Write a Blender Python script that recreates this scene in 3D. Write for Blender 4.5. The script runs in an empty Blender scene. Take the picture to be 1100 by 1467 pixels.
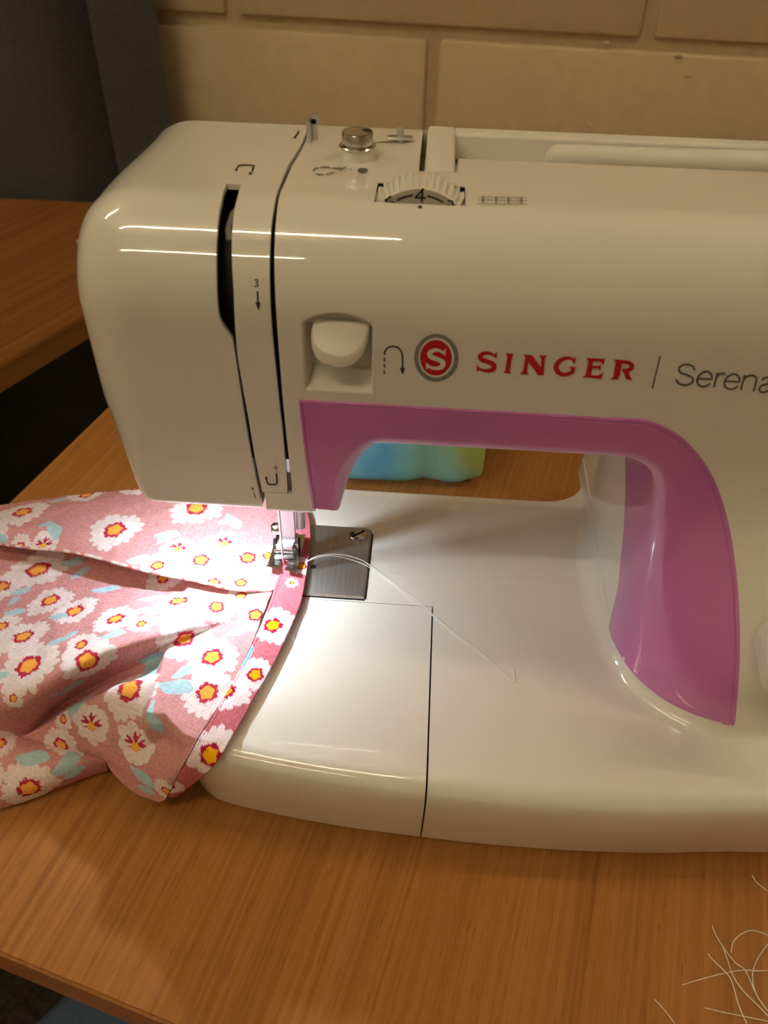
import bpy, bmesh, math, random
import numpy as np
from mathutils import Vector, Matrix
random.seed(4); rng = np.random.default_rng(7)
SC = bpy.context.scene
COL = SC.collection

# ------------------------------------------------------------------ camera
F_PX = 1187.0
HB = 0.052                      # height of the sewing bed above the table (m)
def camera_frame(pitch=42.0, roll=.06, yaw=.037, depth=.385, mark=(408, 815)):
    p = math.radians(pitch)
    X = np.array([1, roll, -yaw]); X /= np.linalg.norm(X)
    U = np.array([0, -math.cos(p), -math.sin(p)]); U -= X * (U @ X); U /= np.linalg.norm(U)
    Y = np.cross(X, U)
    if Y[2] < 0: Y = -Y
    R = np.array([X, Y, U])
    n = np.array([(mark[0]-550)/F_PX, (mark[1]-733.5)/F_PX, 1]) * depth
    return R, np.array([0, 0, HB]) - R @ n
CR, CC = camera_frame()
cam_d = bpy.data.cameras.new('camera'); cam = bpy.data.objects.new('camera', cam_d); COL.objects.link(cam)
cam_d.sensor_fit = 'VERTICAL'; cam_d.sensor_height = 36; cam_d.lens = F_PX/1467*36
cam_d.clip_start = .01; cam_d.clip_end = 60
cam_d.dof.use_dof = True; cam_d.dof.focus_distance = .34; cam_d.dof.aperture_fstop = 14
rt, dn, fw = CR @ [1, 0, 0], CR @ [0, 1, 0], CR @ [0, 0, 1]
cam.matrix_world = Matrix(((rt[0], -dn[0], -fw[0], CC[0]), (rt[1], -dn[1], -fw[1], CC[1]),
                           (rt[2], -dn[2], -fw[2], CC[2]), (0, 0, 0, 1)))
SC.camera = cam

# ------------------------------------------------------------------ world, exposure
w = bpy.data.worlds.new('world'); SC.world = w; w.use_nodes = True
w.node_tree.nodes['Background'].inputs[0].default_value = (1.0, .80, .52, 1)
w.node_tree.nodes['Background'].inputs[1].default_value = .02
SC.view_settings.view_transform = 'Standard'; SC.view_settings.look = 'None'
SC.view_settings.gamma = 1; SC.view_settings.use_curve_mapping = False
SC.view_settings.exposure = 0.85

TUBE_COL = (1.0, .85, .61)
TUBE_E = 30.0
TUBES = [(-.62, -.93, 1.2), (-1.02, -2.5, 1.2), (-1.75, .10, 1.2), (1.65, .10, 1.2), (-2.5, -.9, 0)]   # x centre, y, length; third and fourth are added for more overhead light
LED_POS = (-.029, -.012, .1155); LED_W = .08

# ------------------------------------------------------------------ helpers
def ray(px): return CR @ np.array([(px[0]-550)/F_PX, (px[1]-733.5)/F_PX, 1])
def at(ax, px, v):
    d = ray(px); return CC + d*((v-CC[ax])/d[ax])
def at_z(px, z): return at(2, px, z)
def at_y(px, y): return at(1, px, y)
def lin(c): return tuple(((v/255)/12.92 if v/255 <= .04045 else ((v/255+.055)/1.055)**2.4) for v in c)
def sstep(t): t = np.clip(t, 0, 1); return t*t*(3-2*t)

def new_obj(name, verts, faces, mat, parent=None, smooth=None, thick=None, cols=None, kind=None, label=None):
    me = bpy.data.meshes.new(name)
    me.from_pydata([tuple(v) for v in verts], [], [tuple(f) for f in faces])
    o = bpy.data.objects.new(name, me); COL.objects.link(o)
    return finish(o, mat, parent, smooth, thick, kind, label)
def finish(o, mat, parent=None, smooth=None, thick=None, kind=None, label=None):
    me = o.data
    if mat: me.materials.append(mat)
    if thick:
        m = o.modifiers.new('s', 'SOLIDIFY'); m.thickness = thick; m.offset = -1
        dg = bpy.context.evaluated_depsgraph_get()
        me2 = bpy.data.meshes.new_from_object(o.evaluated_get(dg)); o.modifiers.clear(); o.data = me2; me = me2
    if smooth is not None:
        me.polygons.foreach_set('use_smooth', [True]*len(me.polygons))
        me.set_sharp_from_angle(angle=math.radians(smooth))
    if parent: o.parent = parent
    if kind: o['kind'] = kind
    if label: o['label'] = label
    me.name = o.name
    return o
def bm_obj(name, bm, mat, parent=None, smooth=None, thick=None, kind=None, label=None):
    me = bpy.data.meshes.new(name); bm.to_mesh(me); bm.free()
    o = bpy.data.objects.new(name, me); COL.objects.link(o)
    return finish(o, mat, parent, smooth, thick, kind, label)
def thing(name, label, cat, loc=(0, 0, 0), group=None):
    o = bpy.data.objects.new(name, None); COL.objects.link(o); o.location = loc; o.empty_display_size = .02
    return tag(o, label, cat, group)
def tag(o, label, cat, group=None):
    o['label'] = label; o['category'] = cat
    if group: o['group'] = group
    return o
def keep(o):   # parent already placed in world space: cancel its offset
    o.matrix_parent_inverse = Matrix.Translation(o.parent.location).inverted(); return o
def spline(pts, n, closed=False):
    """Catmull-Rom through pts, n samples evenly along its length."""
    P = np.array(pts, float)
    if len(P) == 2 and not closed:
        return P[0] + (P[1]-P[0])*np.linspace(0, 1, n)[:, None]
    Q = np.vstack([P[-1:], P, P[:2]]) if closed else np.vstack([2*P[0]-P[1], P, 2*P[-1]-P[-2]])
    out = []
    for i in range(1, len(Q)-2):
        a, b, c, d = Q[i-1], Q[i], Q[i+1], Q[i+2]
        t = np.linspace(0, 1, 24, endpoint=False)[:, None]
        out.append(.5*((2*b)+(c-a)*t+(2*a-5*b+4*c-d)*t**2+(-a+3*b-3*c+d)*t**3))
    D = np.vstack(out + [Q[-2][None]])
    return resample(D, n)
def resample(D, n):
    D = np.array(D, float); L = np.r_[0, np.cumsum(np.linalg.norm(np.diff(D, axis=0), axis=1))]
    s = np.linspace(0, L[-1], n)
    return np.stack([np.interp(s, L, D[:, k]) for k in range(D.shape[1])], 1)
def grid_faces(nr, nc, skip=None, wrap=False):
    F = []
    for r in range(nr-1):
        for c in range(nc if wrap else nc-1):
            if skip and skip(r, c): continue
            c2 = (c+1) % nc
            F.append((r*nc+c, r*nc+c2, (r+1)*nc+c2, (r+1)*nc+c))
    return F
def add_box(bm, c, s, rot=None, bevel=0, seg=2):
    r = bmesh.ops.create_cube(bm, size=1); vs = r['verts']
    bmesh.ops.scale(bm, vec=s, verts=vs)
    if bevel:
        es = list({e for v in vs for e in v.link_edges})
        g = bmesh.ops.bevel(bm, geom=es, offset=bevel, segments=seg, affect='EDGES', profile=.5)
        vs = list({v for f in g['faces'] for v in f.verts} | {v for v in vs if v.is_valid})
    if rot: bmesh.ops.rotate(bm, cent=(0, 0, 0), matrix=rot, verts=vs)
    bmesh.ops.translate(bm, vec=c, verts=vs)
    return vs
def tube(bm, pts, r, n=8, cap=True):
    P = [Vector(p) for p in pts]; rings = []; up = None
    for i, p in enumerate(P):
        t = (P[min(i+1, len(P)-1)]-P[max(i-1, 0)]).normalized()
        if up is None: up = t.orthogonal().normalized()
        up = (up - t*up.dot(t)).normalized(); b = t.cross(up)
        rr = r[i] if hasattr(r, '__len__') else r
        rings.append([bm.verts.new(p+(up*math.cos(a)+b*math.sin(a))*rr) for a in np.linspace(0, 2*math.pi, n, endpoint=False)])
    for a, b in zip(rings[:-1], rings[1:]):
        for k in range(n): bm.faces.new((a[k], a[(k+1) % n], b[(k+1) % n], b[k]))
    if cap: bm.faces.new(rings[0][::-1]); bm.faces.new(rings[-1])
def lathe(bm, prof, origin, axis=(0, 0, 1), n=32, cap=True, wob=None):
    """prof = [(radius, height)], spun about axis."""
    q = Vector((0, 0, 1)).rotation_difference(Vector(axis).normalized()); rings = []
    for r, h in prof:
        ring = []
        for k in range(n):
            a = 2*math.pi*k/n; rr = r*(wob(k, h) if wob else 1)
            ring.append(bm.verts.new(q @ Vector((rr*math.cos(a), rr*math.sin(a), h)) + Vector(origin)))
        rings.append(ring)
    for a, b in zip(rings[:-1], rings[1:]):
        for k in range(n): bm.faces.new((a[k], a[(k+1) % n], b[(k+1) % n], b[k]))
    if cap: bm.faces.new(rings[0][::-1]); bm.faces.new(rings[-1])
def prism(bm, poly, z0, z1, bevel=0):
    a = [bm.verts.new((x, y, z0)) for x, y in poly]; b = [bm.verts.new((x, y, z1)) for x, y in poly]
    n = len(poly)
    for k in range(n): bm.faces.new((a[k], a[(k+1) % n], b[(k+1) % n], b[k]))
    bm.faces.new(a[::-1]); t = bm.faces.new(b)
    bmesh.ops.recalc_face_normals(bm, faces=bm.faces)

# ------------------------------------------------------------------ materials
def mat(name, col, rough=.5, metal=0, spec=.5, coat=0, build=None):
    m = bpy.data.materials.new(name); m.use_nodes = True
    nt = m.node_tree; b = nt.nodes['Principled BSDF']
    b.inputs['Base Color'].default_value = (*lin(col), 1); b.inputs['Roughness'].default_value = rough
    b.inputs['Metallic'].default_value = metal; b.inputs['Specular IOR Level'].default_value = spec
    b.inputs['Coat Weight'].default_value = coat; b.inputs['Coat Roughness'].default_value = .025; b.inputs['Coat IOR'].default_value = 1.65
    if build: build(nt, b)
    return m
def N(nt, t, **kw):
    n = nt.nodes.new(t)
    for k, v in kw.items():
        if k in n.inputs: n.inputs[k].default_value = v
        else: setattr(n, k, v)
    return n
def coords(nt, scale=(1, 1, 1), rot=(0, 0, 0), kind='Object'):
    tc = N(nt, 'ShaderNodeTexCoord'); mp = N(nt, 'ShaderNodeMapping')
    mp.inputs['Scale'].default_value = scale; mp.inputs['Rotation'].default_value = rot
    nt.links.new(tc.outputs[kind], mp.inputs[0]); return mp.outputs[0]
def ramp(nt, fac, stops):
    r = N(nt, 'ShaderNodeValToRGB'); e = r.color_ramp.elements
    while len(e) < len(stops): e.new(.5)
    for k, (p, c) in enumerate(stops): e[k].position = p; e[k].color = (*lin(c), 1)
    nt.links.new(fac, r.inputs[0]); return r.outputs[0]
def bump(nt, b, h, strength=.2, dist=.001):
    n = N(nt, 'ShaderNodeBump', Strength=strength, Distance=dist)
    nt.links.new(h, n.inputs['Height']); nt.links.new(n.outputs[0], b.inputs['Normal'])
def noisy(c1, c2, scale, bs=.1, bd=.0005, detail=4):
    def f(nt, b):
        n = N(nt, 'ShaderNodeTexNoise', Scale=scale, Detail=detail)
        nt.links.new(coords(nt), n.inputs['Vector'])
        nt.links.new(ramp(nt, n.outputs[0], [(.3, c1), (.7, c2)]), b.inputs['Base Color'])
        bump(nt, b, n.outputs[0], bs, bd)
    return f
def wood(c_dark, c_mid, c_light, ang, fine=1.0, flecks=True):
    def f(nt, b):
        v = coords(nt, (1, 1, 1), (0, 0, -ang))          # grain runs along x of this space
        mp = N(nt, 'ShaderNodeMapping'); mp.inputs['Scale'].default_value = (5*fine, 420*fine, 60)
        nt.links.new(v, mp.inputs[0])
        n1 = N(nt, 'ShaderNodeTexNoise', Scale=1, Detail=3, Roughness=.6); nt.links.new(mp.outputs[0], n1.inputs['Vector'])
        mp2 = N(nt, 'ShaderNodeMapping'); mp2.inputs['Scale'].default_value = (1.6*fine, 46*fine, 20)
        nt.links.new(v, mp2.inputs[0])
        n2 = N(nt, 'ShaderNodeTexNoise', Scale=1, Detail=2); nt.links.new(mp2.outputs[0], n2.inputs['Vector'])
        mx = N(nt, 'ShaderNodeMath', operation='MULTIPLY_ADD'); mx.inputs[1].default_value = .7
        nt.links.new(n1.outputs[0], mx.inputs[0])
        m3 = N(nt, 'ShaderNodeMath', operation='MULTIPLY'); m3.inputs[1].default_value = .3
        nt.links.new(n2.outputs[0], m3.inputs[0]); nt.links.new(m3.outputs[0], mx.inputs[2])
        col = ramp(nt, mx.outputs[0], [(.22, c_dark), (.5, c_mid), (.78, c_light)])
        if flecks:                                         # short dark beech pores
            mp3 = N(nt, 'ShaderNodeMapping'); mp3.inputs['Scale'].default_value = (90, 900, 300)
            nt.links.new(v, mp3.inputs[0])
            n3 = N(nt, 'ShaderNodeTexNoise', Scale=1, Detail=1); nt.links.new(mp3.outputs[0], n3.inputs['Vector'])
            r = N(nt, 'ShaderNodeValToRGB'); r.color_ramp.elements[0].position = .60; r.color_ramp.elements[1].position = .74
            nt.links.new(n3.outputs[0], r.inputs[0])
            mix = N(nt, 'ShaderNodeMix', data_type='RGBA')
            k = N(nt, 'ShaderNodeMath', operation='MULTIPLY'); k.inputs[1].default_value = .5
            nt.links.new(r.outputs[0], k.inputs[0]); nt.links.new(k.outputs[0], mix.inputs[0])
            nt.links.new(col, mix.inputs[6]); mix.inputs[7].default_value = (*lin(c_dark), 1)
            col = mix.outputs[2]
        nt.links.new(col, b.inputs['Base Color'])
        bump(nt, b, n1.outputs[0], .08, .0002)
    return f
M = {}
M['white'] = mat('white_plastic', (236, 232, 220), .3, spec=.3, coat=1)
M['white_matte'] = mat('white_matte_plastic', (230, 226, 212), .42)
M['pink'] = mat('pink_plastic', (204, 120, 190), .3, spec=.3, coat=.9)
M['dark'] = mat('black_plastic', (30, 31, 32), .45)
M['grey_plastic'] = mat('grey_plastic', (150, 148, 140), .4)
M['dial_face'] = mat('dial_face', (196, 190, 176), .45)
M['chrome'] = mat('chrome', (215, 213, 210), .16, 1)
M['steel'] = mat('steel', (215, 215, 218), .42, 1)
M['hole'] = mat('hole_black', (4, 4, 5), .9)
def brushed(nt, b):
    n = N(nt, 'ShaderNodeTexNoise', Scale=1, Detail=3)
    nt.links.new(coords(nt, (3000, 60, 100)), n.inputs['Vector'])
    nt.links.new(ramp(nt, n.outputs[0], [(.3, (168, 166, 162)), (.7, (196, 194, 190))]), b.inputs['Base Color'])
    bump(nt, b, n.outputs[0], .12, .0001)
M['plate'] = mat('brushed_steel', (140, 138, 134), .45, 1, build=brushed)
M['ink'] = mat('ink_black', (28, 26, 22), .5)
M['ink_grey'] = mat('ink_grey', (92, 90, 80), .5)
M['ink_red'] = mat('ink_red', (196, 20, 30), .45)
M['ink_cream'] = mat('ink_cream', (228, 222, 205), .45)
M['ring'] = mat('ink_ring_grey', (128, 128, 116), .45)
M['wood'] = mat('beech_laminate', (200, 140, 75), .42, spec=.35,
                build=wood((128, 80, 34), (166, 110, 52), (184, 130, 70), math.radians(76)))
M['wood_edge'] = mat('beech_edge', (170, 105, 45), .45, build=wood((140, 84, 34), (170, 104, 44), (185, 120, 56), math.radians(-13)))
M['wood_dark'] = mat('butcher_block', (130, 85, 40), .5, spec=.3,
                     build=wood((84, 50, 20), (132, 84, 36), (158, 106, 50), math.radians(65), .5, False))
M['wall'] = mat('painted_block', (208, 188, 148), .7, build=noisy((204, 184, 144), (212, 192, 152), 60, .25, .0012))
M['mortar'] = mat('painted_mortar', (202, 182, 142), .8, build=noisy((196, 176, 134), (208, 188, 148), 90, .5, .002))
M['plaster'] = mat('plaster', (222, 212, 188), .8)
M['curtain'] = mat('dark_grey_cloth', (74, 72, 68), .9, build=noisy((68, 66, 62), (80, 78, 74), 300, .2, .0005))
M['carpet'] = mat('dark_carpet', (52, 46, 40), 1, build=noisy((28, 24, 20), (72, 64, 54), 160, .6, .003))
M['seat_blue'] = mat('blue_cloth', (74, 92, 118), .9, build=noisy((66, 84, 108), (84, 102, 128), 500, .3, .0005))
M['metal_leg'] = mat('dark_metal', (50, 50, 52), .4, .8)
M['thread'] = mat('white_thread', (245, 240, 228), .6)
M['stitch'] = mat('pink_stitch', (214, 140, 146), .8)
def glow(name, col, e):
    m = bpy.data.materials.new(name); m.use_nodes = True; nt = m.node_tree; nt.nodes.clear()
    em = N(nt, 'ShaderNodeEmission', Color=(*col, 1), Strength=e); o = N(nt, 'ShaderNodeOutputMaterial')
    nt.links.new(em.outputs[0], o.inputs[0]); return m
M['tube'] = glow('fluorescent_tube', TUBE_COL, TUBE_E)
M['led'] = glow('led', (.85, .92, 1), 60)
def cloth_mat(name, rough=.9):
    def f(nt, b):
        a = N(nt, 'ShaderNodeVertexColor', layer_name='print')
        v = coords(nt, (1, 1, 1), (0, 0, .35))
        w1 = N(nt, 'ShaderNodeTexNoise', Scale=1, Detail=2)
        mp = N(nt, 'ShaderNodeMapping'); mp.inputs['Scale'].default_value = (240, 1900, 400); nt.links.new(v, mp.inputs[0]); nt.links.new(mp.outputs[0], w1.inputs['Vector'])
        w2 = N(nt, 'ShaderNodeTexNoise', Scale=1, Detail=2)
        mp2 = N(nt, 'ShaderNodeMapping'); mp2.inputs['Scale'].default_value = (1900, 240, 400); nt.links.new(v, mp2.inputs[0]); nt.links.new(mp2.outputs[0], w2.inputs['Vector'])
        ad = N(nt, 'ShaderNodeMath', operation='ADD'); nt.links.new(w1.outputs[0], ad.inputs[0]); nt.links.new(w2.outputs[0], ad.inputs[1])
        r = N(nt, 'ShaderNodeMapRange'); r.inputs[1].default_value = .7; r.inputs[2].default_value = 1.3; r.inputs[3].default_value = .84; r.inputs[4].default_value = 1.12
        nt.links.new(ad.outputs[0], r.inputs[0])
        mx = N(nt, 'ShaderNodeVectorMath', operation='SCALE'); nt.links.new(a.outputs[0], mx.inputs[0]); nt.links.new(r.outputs[0], mx.inputs[3])
        nt.links.new(mx.outputs[0], b.inputs['Base Color'])
        bump(nt, b, ad.outputs[0], .35, .0002)
    return mat(name, (200, 130, 125), rough, spec=.15, build=f)
M['cloth'] = cloth_mat('floral_cotton')
def tiedye(nt, b):
    v = coords(nt)
    s = N(nt, 'ShaderNodeSeparateXYZ'); nt.links.new(v, s.inputs[0])
    n = N(nt, 'ShaderNodeTexNoise', Scale=28, Detail=2); nt.links.new(v, n.inputs['Vector'])
    a = N(nt, 'ShaderNodeMath', operation='MULTIPLY_ADD'); a.inputs[1].default_value = .07
    nt.links.new(n.outputs[0], a.inputs[0]); nt.links.new(s.outputs[0], a.inputs[2])
    r = N(nt, 'ShaderNodeMapRange'); r.inputs[1].default_value = -.07; r.inputs[2].default_value = .145
    nt.links.new(a.outputs[0], r.inputs[0])
    c = ramp(nt, r.outputs[0], [(0, (60, 130, 170)), (.42, (175, 234, 236)), (.56, (145, 218, 232)), (.66, (112, 188, 218)), (.78, (145, 218, 204)), (.92, (188, 208, 104))])
    nt.links.new(c, b.inputs['Base Color']); bump(nt, b, n.outputs[0], .3, .002)
M['tiedye'] = mat('tie_dye_cloth', (90, 170, 190), .85, build=tiedye)

# ------------------------------------------------------------------ room
Z_FLOOR, Z_CEIL = -.74, 1.95
X0, X1, Y0 = -3.2, 3.0, -4.2
WALL_M = -.076
W_LEFT = at_y((225, 24), .60); WALL_Y0 = .60 - WALL_M*W_LEFT[0]
def wall_y(x): return WALL_Y0 + WALL_M*x
def at_wall(px):
    d = ray(px); t = (WALL_Y0 + WALL_M*CC[0] - CC[1])/(d[1]-WALL_M*d[0]); return CC + d*t
def struct(name, bm, m, smooth=None): return bm_obj(name, bm, m, None, smooth, kind='structure')
b = bmesh.new(); add_box(b, (0, -1.5, Z_FLOOR-.05), (8, 8, .1)); struct('floor', b, M['carpet'])
b = bmesh.new(); add_box(b, (0, -1.5, Z_CEIL+.05), (8, 8, .1)); struct('ceiling', b, M['plaster'])
b = bmesh.new(); add_box(b, (X0-.05, -1.5, .6), (.1, 8, 2.7)); struct('wall_left', b, M['plaster'])
b = bmesh.new(); add_box(b, (X1+.05, -1.5, .6), (.1, 8, 2.7)); struct('wall_right', b, M['plaster'])
b = bmesh.new(); add_box(b, (0, Y0-.05, .6), (8, .1, 2.7)); struct('wall_front', b, M['plaster'])
# back wall of painted concrete blocks: mortar backing + each block a part
wang = math.atan(WALL_M)
b = bmesh.new(); add_box(b, (0, WALL_Y0+.057, .6), (7, .1, 2.7), Matrix.Rotation(wang, 3, 'Z'))
wall_back = struct('wall_back', b, M['mortar'])
JZ = at_wall((662, 50))[2]; JX_LOW = at_wall((621, 130))[0]; JX_UP = at_wall((937, 25))[0]
BW, BH = .40, .20
if True:
    BW = 2*abs(JX_UP-JX_LOW)
    def block_mesh(seed):
        r = np.random.default_rng(seed); bm = bmesh.new()
        bw, bh = BW-.011, BH-.011
        add_box(bm, (0, 0, 0), (bw, .07, bh), bevel=.004, seg=2)
        return bm
    blk = None; k = 0
    for row in range(-2, 5):
        zc = JZ + BH*(row+.5)
        if row >= 3: continue
        off = JX_LOW if row % 2 else JX_UP
        for i in range(-4, 4):
            xc = off + BW*(i+.5)
            if not (-1.0 < xc < 1.2): continue
            if blk is None: blk = bm_obj('block', block_mesh(1), M['wall'], wall_back, 40); o = blk
            else:
                o = blk.copy(); COL.objects.link(o)
            o.location = (xc, wall_y(xc) + .035 + random.uniform(-.0006, .0006), zc); o.rotation_euler = (0, 0, wang)
    # small mortar blobs along the joint, seen above the machine
    for j, q in enumerate([(868, 62), (972, 80), (985, 108), (845, 180)]):
        p = at_wall(q); bm = bmesh.new()
        bmesh.ops.create_icosphere(bm, subdivisions=2, radius=.0024)
        for v in bm.verts: v.co = Vector((v.co.x*random.uniform(1, 1.8), v.co.y*.6, v.co.z*random.uniform(.6, 1.1))) + Vector(p)
        bm_obj('mortar_lump', bm, M['wall'], wall_back, 60)
# remaining plain upper wall
b = bmesh.new(); add_box(b, (0, WALL_Y0+.03, (JZ+BH*3+Z_CEIL)/2), (7, .08, Z_CEIL-JZ-BH*3), Matrix.Rotation(wang, 3, 'Z'))
o = bm_obj('upper_wall', b, M['wall'], wall_back)

# ceiling lights: fluorescent battens with tubes; left and right ones added as overhead fill
for i, (tx, ty, tl) in enumerate(TUBES):
    if not tl: continue
    t = thing('ceiling_light', ['fluorescent batten on the ceiling nearest the machine', 'fluorescent batten on the ceiling behind the nearest one', 'unseen batten added for overhead light, on the ceiling at the left beside the block wall', 'unseen batten added for overhead light, on the ceiling at the right beside the block wall', 'fluorescent batten on the ceiling far back at the right'][i], 'light', (tx, ty, Z_CEIL))
    b = bmesh.new(); add_box(b, (0, 0, -.012), (tl+.04, .05, .024), bevel=.004); bm_obj('batten', b, M['white_matte'], t)
    b = bmesh.new(); tube(b, [(-tl/2, 0, -.045), (tl/2, 0, -.045)], .014, 12); bm_obj('tube', b, M['tube'], t, 40)
    for s in (-1, 1):
        b = bmesh.new(); add_box(b, (s*(tl/2+.012), 0, -.035), (.02, .035, .05), bevel=.003); bm_obj('socket', b, M['white_matte'], t)

# curtain in the left corner
def curtain():
    base = at_y((164, 216), .548); right = at_y((246, 175), .56)
    xa, xb = base[0]-.9, right[0]
    xs = np.linspace(xa, xb, 260); zs = np.linspace(-.70, 1.5, 12)
    xf = base[0]
    V = []
    for z in zs:
        for x in xs:
            y = .515 + .028*math.sin((x-xf)*2*math.pi/.19 + .9) 
            if x > xf: y = .546 + .016*((x-xf)/(xb-xf))**1.5          # front fold overlapping the one behind
            else:
                d = xf-x; y = .600-.035*(1-math.exp(-d/.03)) - .015*math.sin(d*2*math.pi/.26)
            V.append((x - .07*max(0, z)*(x > xf-.05)*.0, y + .002*math.sin(z*3+x*8), z))
    o = new_obj('curtain', V, grid_faces(len(zs), len(xs)), M['curtain'], smooth=50, thick=.003)
    tag(o, 'dark grey curtain hanging in folds against the block wall', 'curtain')
curtain()

# ------------------------------------------------------------------ tables
TA = math.radians(75.0)
ux, uy = np.array([math.cos(TA), math.sin(TA)]), np.array([math.sin(TA), -math.cos(TA)])   # along left edge / along near edge
Lp = at_z((80, 654), 0)[:2]; Np = at_z((125, 1420), 0)[:2]
def table(name, label, corner, ea, eb, la, lb, th, mtop, medge, zt=0, clip=None):
    """corner + ea*la + eb*lb: slab with edge band, four legs and rails"""
    ctr = corner + ea*la/2 + eb*lb/2
    t = thing(name, label, 'table', (ctr[0], ctr[1], Z_FLOOR))
    poly = [corner, corner+eb*lb, corner+eb*lb+ea*la, corner+ea*la]
    if clip: poly = clip
    bm = bmesh.new(); prism(bm, poly, zt-th, zt)
    bmesh.ops.bevel(bm, geom=[e for e in bm.edges if abs(e.verts[0].co.z-e.verts[1].co.z) < 1e-6 and e.verts[0].co.z > zt-1e-4], offset=.0012, segments=2, affect='EDGES')
    o = bm_obj('tabletop', bm, mtop, t); keep(o)
    me = o.data; me.materials.append(medge)
    for p in me.polygons:
        if abs(p.normal.z) < .5: p.material_index = 1
    for a in (.3, la-.05):
        for c in (.3, lb-.05):
            q = corner+ea*a+eb*c; bm = bmesh.new(); tube(bm, [(q[0], q[1], Z_FLOOR), (q[0], q[1], zt-th)], .016, 12)
            keep(bm_obj('leg', bm, M['metal_leg'], t, 40))
    for a in (.3, la-.05):
        q0, q1 = corner+ea*a+eb*.3, corner+ea*a+eb*(lb-.05); bm = bmesh.new()
        tube(bm, [(*q0, zt-th-.02), (*q1, zt-th-.02)], .012, 8); keep(bm_obj('rail', bm, M['metal_leg'], t, 40))
    return t
# near-left corner = intersection of the two measured edges
A = np.array([[ux[0], -uy[0]], [ux[1], -uy[1]]]); s = np.linalg.solve(A, Np-Lp); CORNER = Lp + ux*s[0]
table('work_table', 'beech laminate table the sewing machine stands on', CORNER, ux, uy, .70, 1.5, .02, M['wood'], M['wood_edge'])
TB = math.radians(65.0)
vx, vy = np.array([math.cos(TB), math.sin(TB)]), np.array([-math.sin(TB), math.cos(TB)])
Ap = at_z((60, 489.5), 0)[:2]
far = Ap+vx*((.536-Ap[1])/vx[1]); near = Ap-vx*.55
table('side_table', 'darker wooden table end across the gap on the left, by the curtain', near, vx, vy, .62, .62, .019, M['wood_dark'], M['wood_dark'],
      clip=[near, far, np.array([far[0]-.75, .536]), near+vy*.7])

# blue seat below the near edge
sp = at_z((75, 1425), -.29); sq = at_z((30, 1467), -.29); e1 = (sq-sp)/np.linalg.norm(sq-sp); e2 = np.array([-e1[1], e1[0], 0]); sc3 = sp+e1*.08+e2*.17; srot = math.atan2(e2[1], e2[0])
st = thing('padded_stool', 'blue-grey padded stool seat showing below the near table edge', 'stool', (sc3[0], sc3[1], Z_FLOOR))
b = bmesh.new(); add_box(b, (sc3[0], sc3[1], -.32), (.34, .34, .06), Matrix.Rotation(srot, 3, 'Z'), .02, 3)
keep(bm_obj('seat', b, M['seat_blue'], st, 50))
for sx in (-1, 1):
    for sy in (-1, 1):
        b = bmesh.new(); q = Matrix.Rotation(srot, 3, 'Z') @ Vector((sx*.13, sy*.13, 0)); q += Vector((sc3[0], sc3[1], 0))
        tube(b, [(q.x, q.y, Z_FLOOR), (q.x, q.y, -.345)], .012, 10); keep(bm_obj('leg', b, M['metal_leg'], st, 40))

# tie-dye pouch behind the machine
def pouch():
    p0 = at_z((505, 686), 0); p1 = at_z((700, 686), 0)
    cx = p1[0]-.105; cy = p1[1]+.052; W, D, H = .21, .13, .048
    V = []; nu, nv = 72, 40
    for j in range(nv+1):
        v = -1+2*j/nv
        for i in range(nu):
            a = 2*math.pi*i/nu
            sq = lambda c: math.copysign(abs(c)**.35, c)
            r = ((1-abs(v)**3.2)**.5 if v > 0 else (1-abs(v)**6*.35)**.5) if abs(v) < 1 else (0 if v > 0 else .8)
            x = sq(math.cos(a))*W/2*(.55+.45*r); y = sq(math.sin(a))*D/2*(.55+.45*r)
            wr = 1+.05*math.sin(a*7+1)*r + .02*math.sin(a*17)*r
            z = H/2*(1+v) + .004*math.sin(x*70)*math.sin(y*55+1)*(v > -.2)
            V.append((cx+x*wr, cy+y*wr, max(.0005, z)))
    bm = bmesh.new(); vs = [bm.verts.new(v) for v in V]
    for f in grid_faces(nv+1, nu, wrap=True): bm.faces.new([vs[k] for k in f])
    bm.faces.new(vs[:nu][::-1]); bm.faces.new(vs[-nu:])
    o = bm_obj('cloth_pouch', bm, M['tiedye'], None, 60)
    tag(o, 'turquoise and lime tie-dye cloth bundle on the table behind the machine', 'cloth')
pouch()

# ------------------------------------------------------------------ sewing machine: measuring surface
U_EL, U_TOP, Z_TOP, Y_CR = .197, .244, .232, -.012
def prof(u):
    """front/top profile of arm and head: u -> (y, z)"""
    if u <= U_EL: return -.036+.003*float(sstep((.17-u)/.05)), u
    if u <= U_TOP:
        th = (u-U_EL)/(U_TOP-U_EL)*math.pi/2; return Y_CR-.024*math.cos(th), U_EL+.035*math.sin(th)
    y = Y_CR + u-U_TOP
    if y <= .052: return y, Z_TOP
    a = min((y-.052)/.0045, math.pi/2)                           # rounded back edge
    y2, z2 = .052+.0045*math.sin(a), Z_TOP-.0045*(1-math.cos(a))
    return y2, z2 - max(0, (y-.052)-.0045*math.pi/2)
def flare(x, z):
    if x <= .143 or z >= .165: return 0.0
    return .042*float(sstep((.165-z)/.11))*(1-math.exp(-(x-.143)/.015))
def S(x, u, off=0.0):
    y, z = prof(u); y -= flare(x, z) if u < .17 else 0
    if off:
        e = 2e-4; y1, z1 = prof(u+e); y0, z0 = prof(u-e); t = np.array([y1-y0, z1-z0]); t /= np.linalg.norm(t)
        n = np.array([-t[1], t[0]]); y += n[0]*off; z += n[1]*off
    return np.array([x, y, z])
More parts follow.
